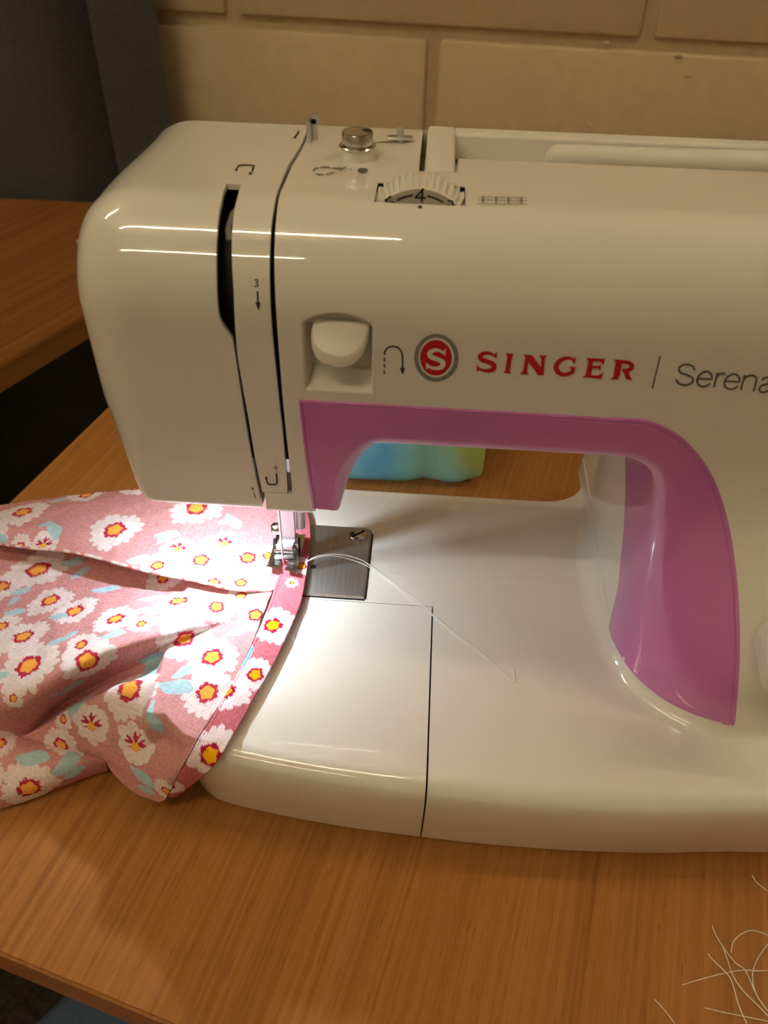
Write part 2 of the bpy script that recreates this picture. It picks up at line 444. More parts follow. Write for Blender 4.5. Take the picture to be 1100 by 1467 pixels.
def front_y(x, z):
    if z > Z_TOP: return 9
    if z > U_EL: return Y_CR-.024*math.sqrt(max(0, 1-((z-U_EL)/.035)**2))
    return -.036+.003*float(sstep((.17-z)/.05)) - flare(x, z)
def on_arm(px):
    """where the line of sight through px meets the arm: (x, u)"""
    d = ray(px); d = d/np.linalg.norm(d); t = .14
    ins = lambda t: (lambda p: p[1] >= front_y(p[0], p[2]))(CC+d*t)
    while not ins(t) and t < .7: t += .002
    lo, hi = t-.002, t
    for _ in range(18):
        m = (lo+hi)/2
        if ins(m): hi = m
        else: lo = m
    p = CC+d*hi
    if p[2] >= Z_TOP-2e-5: return np.array([p[0], U_TOP+p[1]-Y_CR])
    if p[2] > U_EL:
        th = math.asin(min(1, (p[2]-U_EL)/.035)); return np.array([p[0], U_EL+th/(math.pi/2)*(U_TOP-U_EL)])
    return np.array([p[0], p[2]])
def curve_xu(pxs):
    a = np.array([on_arm(q) for q in pxs]); a = a[np.argsort(a[:, 1])]
    return lambda u: float(np.interp(u, a[:, 1], a[:, 0]))

SM = thing('sewing_machine', 'white electric sewing machine with pink front panel and red lettering on the beech table', 'sewing machine', (.08, 0, 0))
def part(name, verts, faces, m, smooth=35, thick=None, label=None, parent=None):
    return keepx(new_obj(name, verts, faces, m, parent or SM, smooth, thick, label=label))
def partb(name, bm, m, smooth=35, thick=None, label=None, parent=None):
    return keepx(bm_obj(name, bm, m, parent or SM, smooth, thick, label=label))
SM_INV = Matrix.Translation((.08, 0, 0)).inverted()
def keepx(o): o.matrix_parent_inverse = SM_INV if o.parent == SM else Matrix.Identity(4); return o
# sub-parts: their parents sit at the machine's origin, so identity is right

x_gap = curve_xu([(440, 196), (438, 203), (428, 222), (418, 238), (402, 275), (396, 310), (393, 370), (396, 450), (404, 560), (412, 640), (418, 690), (419, 725)])
x_cov = curve_xu([(436, 196), (433, 205), (412, 238), (394, 288), (388, 330), (386, 400), (390, 480), (398, 560), (405, 620), (411, 690), (412, 725)])
x_sl = curve_xu([(326, 259), (318, 285), (313, 310), (310, 350), (310, 400), (311, 430), (314, 458), (333, 485), (340, 530), (351, 600), (361, 660), (372, 712), (374, 722)])
x_sr = curve_xu([(347, 259), (341, 280), (336, 300), (332, 340), (333, 390), (335, 420), (337, 470), (340, 510), (346, 545), (356, 600), (366, 660), (377, 712), (378, 722)])
U_SLOT = on_arm((336, 262))[1]
U_BOT = .1195; U_BACK = U_TOP+.064+.0045*(math.pi/2)
Y_REAR = .0565

def multi(levels): return sorted(set(round(v, 6) for v in levels))
def solid_patch(bm, xs, us, fn, holes=()):
    idx = {}
    def inh(x, u): return any(a < x < b and c < u < d for a, b, c, d in holes)
    for i in range(len(xs)-1):
        for j in range(len(us)-1):
            if inh((xs[i]+xs[i+1])/2, (us[j]+us[j+1])/2): continue
            q = []
            for (a, c) in ((i, j), (i+1, j), (i+1, j+1), (i, j+1)):
                if (a, c) not in idx: idx[(a, c)] = bm.verts.new(fn(xs[a], us[c]))
                q.append(idx[(a, c)])
            bm.faces.new(q)

# lever pocket, dial slot and handle recess outlines (x0,x1,u0,u1)
def box_xu(pxs):
    a = np.array([on_arm(q) for q in pxs]); return a[:, 0].min(), a[:, 0].max(), a[:, 1].min(), a[:, 1].max()
pl = np.array([on_arm(q) for q in [(434, 462), (437, 557), (534, 462), (535, 564)]])
POCK = (pl[:2, 0].mean(), pl[2:, 0].mean(), (pl[1, 1]+pl[3, 1])/2, (pl[0, 1]+pl[2, 1])/2)
ds = np.array([on_arm(q) for q in [(535, 291), (669, 294), (542, 262), (664, 266)]])
DIAL = (ds[[0, 2], 0].mean(), ds[[1, 3], 0].mean(), ds[:2, 1].mean(), ds[2:, 1].mean())
hx0 = on_arm((600, 244))[0]; hx1 = on_arm((656, 244))[0]; hu0 = on_arm((620, 246))[1]; hu1 = on_arm((700, 229))[1]
ue = U_BACK + .012
REC1 = (hx0, hx1, hu0, ue); REC2 = (hx1, .31, hu1, ue)
XR = .30; XT = float(on_arm((860, 597.5))[0])
AMP = .0028
def fix(x, u):
    g0 = .0125
    if x < g0+.012: x = x + (x_gap(u)-g0)*max(0, 1-(x-g0)/.012)
    # arched upper edge of the lever pocket
    if POCK[0]-1e-6 <= x <= POCK[1]+1e-6 and u < POCK[3]+.012 and u > POCK[3]-1e-6:
        k = math.sin(math.pi*np.clip((x-POCK[0])/(POCK[1]-POCK[0]), 0, 1))**.8
        u = u + AMP*k*(1-(u-POCK[3])/.012)
    return S(x, u)
bm = bmesh.new()
xs = multi(list(np.linspace(.0125, XT, 60)) + list(np.linspace(POCK[0], POCK[1], 20)) + [DIAL[0], DIAL[1], hx0, hx1])
us = multi(list(np.linspace(.1695, U_EL, 16)) + list(np.linspace(U_EL, U_TOP, 26)) + list(np.linspace(U_TOP, U_TOP+.064, 14)) +
           list(np.linspace(U_TOP+.064, U_BACK, 7)) + [POCK[2], POCK[3], DIAL[2], DIAL[3], hu0, hu1, ue, U_BACK, U_BACK+.03, U_BACK+.108])
solid_patch(bm, xs, us, fix, [POCK, DIAL, REC1, REC2])
xs2 = multi(list(np.linspace(XT, XR, 40))); us2 = [u for u in us if u >= U_TOP-1e-9]
solid_patch(bm, xs2, us2, fix, [REC2])
# left front strip beside the pink panel and the lower lip below the threading strip
pink_px = [(447, 727), (441, 690), (434, 632), (427, 572)]
co_a = np.array([on_arm(q) for q in pink_px]); x_pl = lambda u: float(np.interp(u, co_a[:, 1], co_a[:, 0]))
nL = 10
usl = [v for v in np.linspace(U_BOT, .1695, 24)]
solid_patch(bm, list(np.linspace(0, 1, nL)), usl, lambda t, u: S(x_gap(u)+(x_pl(u)+.0012-x_gap(u))*t, u))
def lipf(t, u):
    xa = float(x_sr(u))+.0008; xb = float(x_gap(u)); 
    return S(xa+(xb-xa)*t, u)
solid_patch(bm, list(np.linspace(0, 1, 12)), list(np.linspace(U_BOT, .1275, 6)), lipf)
# bottom roll-under of the front strip and lip
xa, xb = float(x_sr(U_BOT))+.0008, x_pl(U_BOT)-.0004
ring = []
for k in range(7):
    a = k/6*math.pi/2
    ring.append((-.033+.0025*(1-math.cos(a)), U_BOT-.0025*math.sin(a)))
ring += [(-.01, U_BOT-.0025)]
V = [bm.verts.new((x, y, z)) for (y, z) in ring for x in np.linspace(xa, xb, 16)]
for f in grid_faces(len(ring), 16): bm.faces.new([V[k] for k in f][::-1])

# --- the arch: opening outline V and pink outer outline Co, both in (x,u)
Va = [(.0300, .1202), (.0318, .1275), (.0339, .1355), (.0362, .1425), (.0392, .1485), (.0425, .1522)]
Vb = [(.0425, .1522), (.0475, .1537), (.085, .1538), (.126, .1540)]
Vc = [(.126, .1540), (.1335, .1525), (.1395, .1482), (.1432, .1415), (.1448, .133), (.1450, .110), (.1450, .08), (.1450, .0548)]
Cb_px = [(427, 572), (500, 576), (600, 582), (700, 588), (800, 593.5), (860, 597.5)]
Cc_px = [(860, 597.5), (912, 599.5), (936.5, 604), (975, 625), (1006, 658), (1027, 696), (1044, 752), (1055, 821), (1059, 880), (1060, 933), (1056.6, 995), (1052.3, 1038)]
nA, nB, nC = 20, 40, 70
co = np.vstack([resample(co_a, nA), spline([on_arm(q) for q in Cb_px], nB)[1:], spline([on_arm(q) for q in Cc_px], nC)[1:]])
vv = np.vstack([spline(Va, nA), spline(Vb, nB)[1:], spline(Vc, nC)[1:]])
NS = len(co)
tg = np.gradient(vv, axis=0); tg /= np.linalg.norm(tg, axis=1)[:, None]
# outward = away from the opening (left-hand side of travel)
nrm = np.stack([-tg[:, 1], tg[:, 0]], 1)
for k in range(3):
    nrm[1:-1] = (nrm[:-2]+nrm[1:-1]*2+nrm[2:])/4
nrm /= np.linalg.norm(nrm, axis=1)[:, None]
def y_ci(s):
    """how far back the pink wraps on the inner wall"""
    z = vv[s][1]
    if s < nA+nB: 
        return .016
    return float(np.interp(z, [.054, .078, .098, .110, .118, .15], [-.0276, -.0225, -.0095, .0026, .0153, .016]))
EDGE = [(0, 0), (.0005, .0007), (.0014, .0008), (.0017, .0004), (.0020, .0004), (.0023, .0008)]+[(0, .0007)]*11     # rim and groove, then the plain field
rows = []       # for every s: list of points from outer edge to back of wrap
base_rows = []
for s in range(NS):
    d = np.linalg.norm(co[s]-vv[s]); low = float(sstep((.155-vv[s][1])/.095)) if s > nA+nB else 0
    r = min(.0065+.0095*low, .38*d)
    nr = nrm[s]
    if s == NS-1 or (s > nA+nB and nr[1] < 0): nr = np.array([1., 0])
    q = vv[s]+nr*r
    pts = []
    dq = max(np.linalg.norm(co[s]-q), .0035)
    for k, (t, off) in enumerate(EDGE):
        t = min(t/dq, .9)+0 if k < 6 else (.0026/dq if .0026/dq < .9 else .9)+(1-min(.0026/dq, .9))*(k-5)/11
        c = co[s]+(q-co[s])*t
        pts.append(S(c[0], c[1], off))
    p0 = pts[-1]; c2 = q-nr*2e-4; sl = max(0, (S(c2[0], c2[1], .0007)[1]-p0[1])/2e-4) if low > 0 else 0
    p1 = np.array([vv[s][0], p0[1]+min(sl, 1.2)*r, vv[s][1]])
    p2 = p1+np.array([0, max(.9*r, (y_ci(s)-p1[1])*low), 0])
    for k in range(1, 10):
        t = k/9; pts.append(p0*(1-t)**2+p1*2*t*(1-t)+p2*t*t)
    yb = max(y_ci(s), pts[-1][1]+.0008)
    for k in (1, 2, 3): pts.append(np.array([vv[s][0], pts[16+9][1]+(yb-pts[16+9][1])*k/3, vv[s][1]]))
    rows.append(pts)
# end row follows the fillet line at the column foot
nc = len(rows[0])
part('pink_panel', [p for r in rows for p in r], grid_faces(NS, nc), M['pink'], 40, .0012, label='glossy pink panel around the arm opening')

# white beyond the pink arc on the right (TR patch)
sc = nA+nB-2
arc = np.vstack([co[sc:]])
arc = arc + np.stack([-np.gradient(arc[:, 1]), np.gradient(arc[:, 0])], 1)*0
inner = arc.copy(); inner[:, 0] -= .0012; inner[:, 1] -= .0006
n1 = len(arc)
x_start = XT; 
outer = resample([(x_start, U_TOP), (XR, U_TOP), (XR, .0585)], n1)
inner[0] = (x_start, .1695)
v0 = [bm.verts.new(S(*(inner[i]+(outer[i]-inner[i])*t))) for i in range(n1) for t in np.linspace(0, 1, 30)**1.3]
for f in grid_faces(n1, 30): bm.faces.new([v0[k] for k in f][::-1])
# patch between XT column of the upper grid and the pink arc start
xe = arc[0][0]
# inner walls of the arch behind the pink (white)
V = []
for s in range(NS):
    y0 = rows[s][-1][1]-.005
    yb = Y_REAR if s < nA+nB+18 else Y_REAR+(.085-Y_REAR)*min(1, (s-nA-nB-18)/14)
    for k in range(8): V.append((vv[s][0]+(.0004 if s > nA+nB else 0), y0+(yb-y0)*k/7, vv[s][1]+(.0004 if s < nA+nB+10 else 0)))
part('arch_lining', V, grid_faces(NS, 8), M['white'], 40)
bmesh.ops.remove_doubles(bm, verts=bm.verts, dist=2e-5)
bmesh.ops.recalc_face_normals(bm, faces=bm.faces)
# make sure normals face outwards
up = sum(f.normal.z for f in bm.faces if f.calc_center_median().z > .2315)
if up < 0: bmesh.ops.reverse_faces(bm, faces=bm.faces)
house = partb('arm_housing', bm, M['white'], 35, .0018, label='glossy white arm and column housing')

# column back and foot fillet
def foot():
    path = []
    for y in np.linspace(.085, -.014, 16): path.append((.1450, y, -1, 0, .010))
    i0 = NS-1
    bottom = rows[i0]                      # pink bottom edge, outer -> corner
    crv = [bottom[k] for k in range(16+7, -1, -1)]
    for i, p in enumerate(crv):
        path.append((p[0], p[1], None, None, .0045))
    for x in np.linspace(crv[-1][0]+.01, .30, 10): path.append((x, front_y(x, .058), None, None, .006))
    P = np.array([(a[0], a[1]) for a in path]); P = spline(P, 90); 
    T = np.gradient(P, axis=0); T /= np.linalg.norm(T, axis=1)[:, None]
    nn = np.stack([T[:, 1], -T[:, 0]], 1)
    nn = -nn if nn[0][0] > 0 else nn
    V = []; K = 10
    for i in range(90):
        f = i/89; r = (.0095-.0045*float(sstep((f-.3)/.2)))*(.06+.94*float(sstep((f-.05)/.2))); ztop = .0575 if f > .42 else .0575+.004*(1-f/.42)
        V.append((P[i][0]-nn[i][0]*.0012, P[i][1]-nn[i][1]*.0012, ztop))
        for k in range(K):
            a = k/(K-1)*math.pi/2
            V.append((P[i][0]+nn[i][0]*r*(1-math.cos(a))+nn[i][0]*.0, P[i][1]+nn[i][1]*r*(1-math.cos(a)), HB+(ztop-HB)*(1-math.sin(a))+.0001))
    part('column_foot', V, grid_faces(90, K+1), M['white'], 60)
foot()
b = bmesh.new(); add_box(b, (.225, .083, .12), (.158, .004, .14), bevel=.001); partb('back_cover', b, M['white'])

# --- head cover with the threading slot
RH = .022
def x_end(z, y):
    e = float(np.interp(z, [.112, .125, .16, .2, .232], [-.0500, -.0540, -.0572, -.0574, -.0552]))
    return e + .003*float(sstep((y+.0)/.05))
def head_rows():
    rws = []
    for y in (.05, .03, .01, -.01, -.022): rws.append((y, U_BOT-.002+.01*max(0, y+.02)/.07, 0, -1, U_BOT))
    for k in range(1, 7):
        a = k/6*math.pi/2; rws.append((-.0295-.0035*math.sin(a), U_BOT+.0015-.0035*math.cos(a), -math.sin(a), -math.cos(a), U_BOT+.0015*k/6))
    for u in list(np.linspace(U_BOT+.003, U_EL, 44)) + list(np.linspace(U_EL, U_TOP, 26)[1:]) + list(np.linspace(U_TOP, U_TOP+.064, 14)[1:]) + list([]):
        e = 2e-4; y, z = prof(u); y1, z1 = prof(u+e); y0, z0 = prof(u-e)
        t = np.array([y1-y0, z1-z0]); t /= np.linalg.norm(t); rws.append((y, z, -t[1], t[0], u))
    return rws
HR = head_rows()
bm = bmesh.new(); cols = []
NA, NLn, NSl, NR = 12, 16, 3, 10
u_strip = .1285
for (y, z, ny, nz, u) in HR:
    xe_ = x_end(z, y) + (.016*max(0, y+.022)/.07 if nz == -1 else 0); line = []
    RL = RH*(.2+.8*float(sstep((z-.119)/.045))) if u < .17 else RH; xe_ += .36*(RH-RL)
    ue_ = min(max(u, U_BOT), U_BACK)
    if u > U_SLOT:
        k = float(sstep((u-U_SLOT)/.02)); sl = x_sl(U_SLOT)-.001*k; sr = x_sr(U_SLOT)+.001*k
    else: sl, sr = x_sl(ue_), x_sr(ue_)
    cv = x_cov(ue_)
    xc = xe_+RL
    X = [(xc-RL*math.sin(a), RL*(1-math.cos(a))) for a in np.linspace(math.pi/2, 0, NA)]
    X += [(x, 0) for x in np.linspace(xc, sl, NLn)[1:]]
    X += [(x, 0) for x in np.linspace(sl, sr, NSl+1)[1:]]
    X += [(x, 0) for x in np.linspace(sr, cv, NR+1)[1:]]
    cols.append([bm.verts.new((x, y-ny*i, z-nz*i)) for x, i in X])
cols.append([bm.verts.new((v.co.x, v.co.y+.0008, v.co.z-.04)) for v in cols[-1]]); HR.append((*HR[-1][:4], HR[-1][4]+.04))
nc = len(cols[0]); s0 = NA+NLn-2; s1 = s0+NSl
strip_faces = []
for r in range(len(HR)-1):
    u = (HR[r][4]+HR[r+1][4])/2
    for c in range(nc-1):
        if s0 <= c < s1 and u < U_SLOT: continue
        if c >= s1 and u < u_strip: continue
        bm.faces.new((cols[r][c], cols[r][c+1], cols[r+1][c+1], cols[r+1][c]))
cap_c = bm.verts.new(tuple(np.mean([list(cols[r][0].co) for r in range(len(HR))], axis=0)))
for r in range(len(HR)-1): bm.faces.new((cols[r][0], cols[r+1][0], cap_c))
bm.faces.new((cols[-1][0], cols[0][0], cap_c))
bmesh.ops.delete(bm, geom=[v for v in bm.verts if not v.link_faces], context='VERTS')
bmesh.ops.remove_doubles(bm, verts=bm.verts, dist=1e-5)
bmesh.ops.recalc_face_normals(bm, faces=bm.faces)
if sum(f.normal.z for f in bm.faces if f.calc_center_median().z > .2315) < 0: bmesh.ops.reverse_faces(bm, faces=bm.faces)
partb('face_cover', bm, M['white'], 35, .0018, label='glossy white head cover with threading slot')

# dark inner frame behind slot and gap
V = []; us_ = list(np.linspace(.138, U_EL, 10))+list(np.linspace(U_EL, U_TOP, 10)[1:])+[U_TOP+.02, U_TOP+.055]
for u in us_:
    for x in np.linspace(-.032, .0142, 6): V.append(S(x, u, -.0075))
part('inner_frame', V, grid_faces(len(us_), 6), M['dark'], 40, .001)
a, c = on_arm((333, 300)), on_arm((326, 345))
b = bmesh.new(); p = [S(*on_arm(q), -.005) for q in [(338, 278), (330, 290), (322, 318), (324, 338)]]
tube(b, p, .0011, 8); partb('take_up_lever', b, M['grey_plastic'])

# --- lever pocket + reverse lever
def pocket():
    x0, x1, u0, u1 = POCK; n = 14
    def ring(l, r, bt, tp, depth, arch):
        out = []
        xa, xb, ua, ub = x0+l, x1-r, u0+bt, u1-tp
        for t in np.linspace(0, 1, n, endpoint=False): out.append((xa+(xb-xa)*t, ua))
        for t in np.linspace(0, 1, n, endpoint=False): out.append((xb, ua+(ub-ua)*t))
        for t in np.linspace(0, 1, n, endpoint=False): out.append((xb+(xa-xb)*t, ub+AMP*arch*math.sin(math.pi*(1-t))**.8 if 0 < t < 1 else ub))
        for t in np.linspace(0, 1, n, endpoint=False): out.append((xa, ub+(ua-ub)*t))
        return [S(x, u, -depth) for x, u in out]
    R_ = [ring(-.0004, -.0004, -.0004, -.0004, -.00015, 1), ring(.0002, .0002, .0003, .0002, .0003, 1), ring(.0007, .0006, .0010, .0008, .0018, 1),
          ring(.0010, .0008, .0022, .0030, .0055, .2), ring(.0014, .001, .0040, .0034, .0075, 0), ring(.0016, .0012, .0042, .0036, .0095, 0)]
    V = [p for r in R_ for p in r]; m = 4*n
    F = grid_faces(len(R_), m, wrap=True); F.append(tuple(range((len(R_)-1)*m, len(R_)*m))[::-1])
    part('lever_pocket', V, F, M['white_matte'], 40)
    # D-shaped lever
    L = [(449, 461), (528, 466), (527, 476), (523, 488), (514, 497), (498, 503), (478, 502), (460, 497), (449, 489), (445, 478), (446, 468)]
    pts = [on_arm(q) for q in L]; ub, ut = min(p[1] for p in pts), max(p[1] for p in pts)
    P = spline(pts[1:]+pts[:1], 40)
    bm = bmesh.new(); rings = []
    cx = P[:, 0].mean(); cu = P[:, 1].mean()
    for sc_, up_, dz in ((.90, .0004, 0), (.965, .0001, 0), (1.0, -.0007, 0), (1.0, -.0030, 0), (.97, -.0036, 0), (.85, -.0038, 0)):
        rg = []
        for x, u in P:
            f = (ut-u)/(ut-ub)                 # 0 at the back/top, 1 at the front lip
            xx = cx+(x-cx)*sc_; uu = cu+(u-cu)*sc_; ff = (ut-uu)/(ut-ub)
            y = S(xx, uu)[1]+.0035-.0072*ff
            rg.append(bm.verts.new((xx, y, uu+up_*1.0+.000)))
        rings.append(rg)
    for a_, b_ in zip(rings[:-1], rings[1:]):
        for k in range(40): bm.faces.new((a_[k], a_[(k+1) % 40], b_[(k+1) % 40], b_[k]))
    bm.faces.new(rings[0]); bm.faces.new(rings[-1][::-1])
    add_box(bm, (cx, S(cx, ut)[1]+.0085, ut-.0052), (.008, .006, .004))
    bmesh.ops.recalc_face_normals(bm, faces=bm.faces)
    partb('reverse_lever', bm, M['white_matte'], 40, label='white D-shaped reverse lever')
pocket()

# --- stitch dial in its slot on the top
def dial():
    pts = [S(*on_arm(q)) for q in [(602, 292), (602, 260)]]
    xc = (DIAL[0]+DIAL[1])/2; r = .0176; yf = prof(DIAL[2])[1-1]+.0012; zc = Z_TOP+.0056-r; yb = yf+.0092
    wd = yb-yf; n = 200
    bm = bmesh.new()
    lathe(bm, [(r*.55, .0002), (r*.90, 0), (r*.92, .0006), (r*.97, wd*.35), (r, wd*.5), (r, wd*.92), (r*.97, wd)], (xc, yf, zc), (0, 1, 0), n,
          wob=lambda k, h: 1+(.03 if (k % 4) in (0, 1) else -.03)*(1 if h > .001 else 0))
    d = partb('length_dial', bm, M['white_matte'], 30, label='ridged white stitch-length dial with black numerals')
    bm = bmesh.new(); lathe(bm, [(r*.90, -.0003), (r*.90, .0002)], (xc, yf, zc), (0, 1, 0), 64)
    bm2 = partb('dial_plate', bm, M['dial_face'], 30, parent=d)
    def arcp(a0, a1, rr, w_):
        bm = bmesh.new(); q = []
        for a in np.linspace(a0, a1, 12):
            for dr in (-w_/2, w_/2): q.append(bm.verts.new((xc+(rr+dr)*math.sin(a), yf-.0005, zc+(rr+dr)*math.cos(a))))
        for k in range(11): bm.faces.new((q[2*k], q[2*k+1], q[2*k+3], q[2*k+2]))
        partb('dial_mark', bm, M['ink'], None, parent=d)
    arcp(.15, .52, r*.80, .0006); arcp(-.52, -.15, r*.80, .0006)
    digits = {'4': [[(.3, 1), (-.5, .3), (.55, .3)], [(.22, 1), (.22, 0)]], '3': [[(-.4, .85), (0, 1), (.4, .8), (0, .55), (.4, .25), (0, 0), (-.4, .15)]],
              '5': [[(.4, 1), (-.3, 1), (-.35, .55), (.1, .62), (.4, .3), (.05, 0), (-.4, .1)]]}
    for ch, a in (('4', 0), ('3', .66), ('5', -.66)):
        for stk in digits[ch]:
            h = .0038; P = [np.array([px*h*.75, (pz-.5)*h]) for px, pz in stk]; bm = bmesh.new()
            for p0, p1 in zip(P[:-1], P[1:]):
                t = (p1-p0)/np.linalg.norm(p1-p0); nn = np.array([-t[1], t[0]])*.00028; e = t*.0002
                q = [p0-nn-e, p1-nn+e, p1+nn+e, p0+nn-e]
                W = []
                for c in q:
                    rr = r*.80+c[1]; W.append(bm.verts.new((xc+c[0]*math.cos(a)+rr*math.sin(a), yf-.00055, zc+rr*math.cos(a)-c[0]*math.sin(a))))
                bm.faces.new(W)
            partb('dial_digit', bm, M['ink'], None, parent=d)
    # dark well below the slot
    bm = bmesh.new(); x0, x1 = DIAL[0]+.0001, DIAL[1]-.0001; y0, y1 = prof(DIAL[2])[0]+.0001, prof(DIAL[3])[0]-.0001
    zt = Z_TOP-.0003
    vs = [bm.verts.new(p) for p in [(x0, y0, zt-.001), (x1, y0, zt-.001), (x1, y1, zt), (x0, y1, zt), (x0, y0, zt-.014), (x1, y0, zt-.014), (x1, y1, zt-.014), (x0, y1, zt-.014)]]
    for f in ((0, 1, 5, 4), (1, 2, 6, 5), (2, 3, 7, 6), (3, 0, 4, 7), (4, 5, 6, 7)): bm.faces.new([vs[k] for k in f])
    partb('dial_well', bm, M['hole'], None)
dial()

# --- handle recess, carrying handle, spool pin
def handle():
    y_f1 = prof(hu0)[0]; y_f2 = prof(hu1)[0]; yb = prof(ue)[0] if ue < U_TOP+.064 else .0565
    zfl = Z_TOP-.011
    V = []; bm = bmesh.new()
    poly = [(hx0-.0005, y_f1-.0005), (hx1+.0005, y_f1-.0005), (hx1+.0005, y_f2-.0005), (.3005, y_f2-.0005), (.3005, .0558), (hx0-.0005, .0558)]
    a = [bm.verts.new((x, y, Z_TOP-.001)) for x, y in poly]; c = [bm.verts.new((x, y, zfl)) for x, y in poly]
    for k in range(6): bm.faces.new((a[k], a[(k+1) % 6], c[(k+1) % 6], c[k]))
    bm.faces.new(c)
    partb('handle_recess', bm, M['white_matte'], 30)
    # handle: left arm + back bar
    x0, x1 = on_arm((607, 244))[0]+.0002, on_arm((652, 244))[0]
    bm = bmesh.new()
    add_box(bm, ((x0+x1)/2, (y_f1+.002+.0585)/2, Z_TOP-.0048), (x1-x0, .0585-y_f1-.002, .0095), bevel=.0012, seg=3)
    add_box(bm, ((x1-.0004+.30)/2, .0545, Z_TOP-.0049), (.30-x1+.0008, .0078, .0093), bevel=.0012, seg=3)
    partb('carry_handle', bm, M['white_matte'], 40, label='white fold-down carrying handle')
    # spool pin rod
    z = Z_TOP-.0015; p0 = at_z((781, 226), z); p1 = at_z((1100, 237), z); d = (p1-p0)/np.linalg.norm(p1-p0); p1 = p0+d*.20
    r = .0046
    pts = [p0+d*r*(1-math.cos(a)) for a in np.linspace(.15, math.pi/2, 7)]; rr = [r*math.sin(a) for a in np.linspace(.15, math.pi/2, 7)]
    pts += [p0+d*t for t in np.linspace(.006, .20, 12)]; rr += [r]*12
    bm = bmesh.new(); tube(bm, pts, rr, 20); partb('spool_pin', bm, M['white_matte'], 50, label='white horizontal spool pin lying in the recess')
handle()

# --- top fittings
def fittings():
    p = at_z((512, 226), Z_TOP)
    bm = bmesh.new(); lathe(bm, [(.0058, 0), (.0056, .0034), (.0052, .0037)], p, n=40)
    k = partb('pressure_knob', bm, M['white_matte'], 40, label='white collar of the presser pressure knob')
    bm = bmesh.new(); lathe(bm, [(.0054, .0036), (.0060, .0037), (.0062, .0041), (.0059, .0044), (.0046, .0044)], p, n=40); partb('flange', bm, M['chrome'], 40, parent=k)
    bm = bmesh.new(); lathe(bm, [(.0046, .0043), (.0046, .0048), (.0052, .0050), (.0052, .0082), (.0050, .0085), (.0046, .0082), (.0028, .0075), (.0004, .0072)], p, n=40)
    partb('chrome_cap', bm, M['chrome'], 40, parent=k)
    # left thread guide: upright blade with rounded head
    p = at_z((443, 203), Z_TOP); bm = bmesh.new()
    add_box(bm, p+np.array([0, 0, .0032]), (.0014, .004, .0085), bevel=.0005)
    add_box(bm, p+np.array([.0014, .0030, .0032]), (.0026, .0010, .008), bevel=.0004)
    lathe(bm, [(.0017, -.0005), (.0017, .0005)], p+np.array([.0018, .0030, .0068]), (0, 1, 0), 20)
    partb('thread_guide', bm, M['steel'], 40)
    p = at_z((573, 203), Z_TOP); bm = bmesh.new()
    add_box(bm, p+np.array([0, 0, .0020]), (.0024, .0020, .0050), bevel=.0005)
    add_box(bm, p+np.array([0, -.0003, .0016]), (.0088, .0036, .0006), bevel=.0003)
    lathe(bm, [(.0012, .0030), (.0012, .0052)], p, n=12)
    partb('thread_guide', bm, M['steel'], 40)
    # edge of the pattern selector at the right
    q = at_y((1168, 955), -.079); bm = bmesh.new(); n = 96; ax = Vector((-.12, -1, .12)).normalized()
    sc_ = np.linalg.norm(q-CC)/F_PX; R_ = 66*sc_*1.0
    lathe(bm, [(R_*.98, -.012), (R_*1.0, .002), (R_*.97, .005), (R_*.90, .0065), (R_*.2, .0075)], q, ax, n, wob=lambda k, h: 1+(.012 if k % 6 < 3 else -.012)*(0 if h > .0055 else 1))
    partb('pattern_dial', bm, M['white_matte'], 35, label='white pattern selector dial cut off at the right edge')
fittings()

# --- prints on the housing
def ribbon(pxs, wpx, m, name='printed_mark', smooth_n=None, widths=None, off=.0003, parent=house):
    P = np.array(pxs, float)
    if smooth_n:
        if widths is not None:
            Q = spline(np.c_[P, np.array(widths, float)], smooth_n); P, widths = Q[:, :2], Q[:, 2]
        else: P = spline(P, smooth_n)
    T = np.gradient(P, axis=0); T /= np.linalg.norm(T, axis=1)[:, None]; nn = np.stack([-T[:, 1], T[:, 0]], 1)
    W = np.array(widths) if widths is not None else np.full(len(P), wpx)
    V = []
    for p, n_, w_ in zip(P, nn, W):
        for s_ in (-.5, .5): V.append(S(*on_arm(p+n_*w_*s_), off))
    F = [(2*k, 2*k+1, 2*k+3, 2*k+2) for k in range(len(P)-1)]
    return V, F
def poly_print(pxs, off=.0003):
    return [S(*on_arm(q), off) for q in pxs], [tuple(range(len(pxs)))]
def print_obj(name, pieces, m, parent=house, label=None):
    V, F = [], []
    for j, (v, f) in enumerate(pieces):
        v = [np.array(p)+(np.array(CC)-p)/np.linalg.norm(np.array(CC)-p)*.00007*j for p in v]
        k = len(V); V += list(v); F += [tuple(i+k for i in ff) for ff in f]
    bm = bmesh.new(); vs = [bm.verts.new(v) for v in V]
    from mathutils.geometry import tessellate_polygon
    for f in F:
        tris = [f] if len(f) == 3 else [tuple(f[i] for i in t) for t in tessellate_polygon([[Vector((V[i][0], V[i][2], 0)) if abs(V[i][2]-V[f[0]][2]) > 1e-4 or V[i][2] < Z_TOP-.003 else Vector((V[i][0], V[i][1], 0)) for i in f]])]
        for t in tris:
            try: bm.faces.new([vs[i] for i in t])
            except ValueError: pass
    for f in bm.faces:
        f.normal_update()
        if f.normal.dot(Vector(CC)-f.calc_center_median()) < 0: f.normal_flip()
    o = partb(name, bm, m, None, parent=parent, label=label)
    return o
def Z(ox, oy, sc_): return lambda pts: [(ox+a*sc_, oy+b_*sc_) for a, b_ in pts]
z1 = Z(540, 470, 240/1100); z2 = Z(760, 480, 240/1100); z3 = Z(900, 490, 200/1100); k1 = 240/1100; k3 = 200/1100
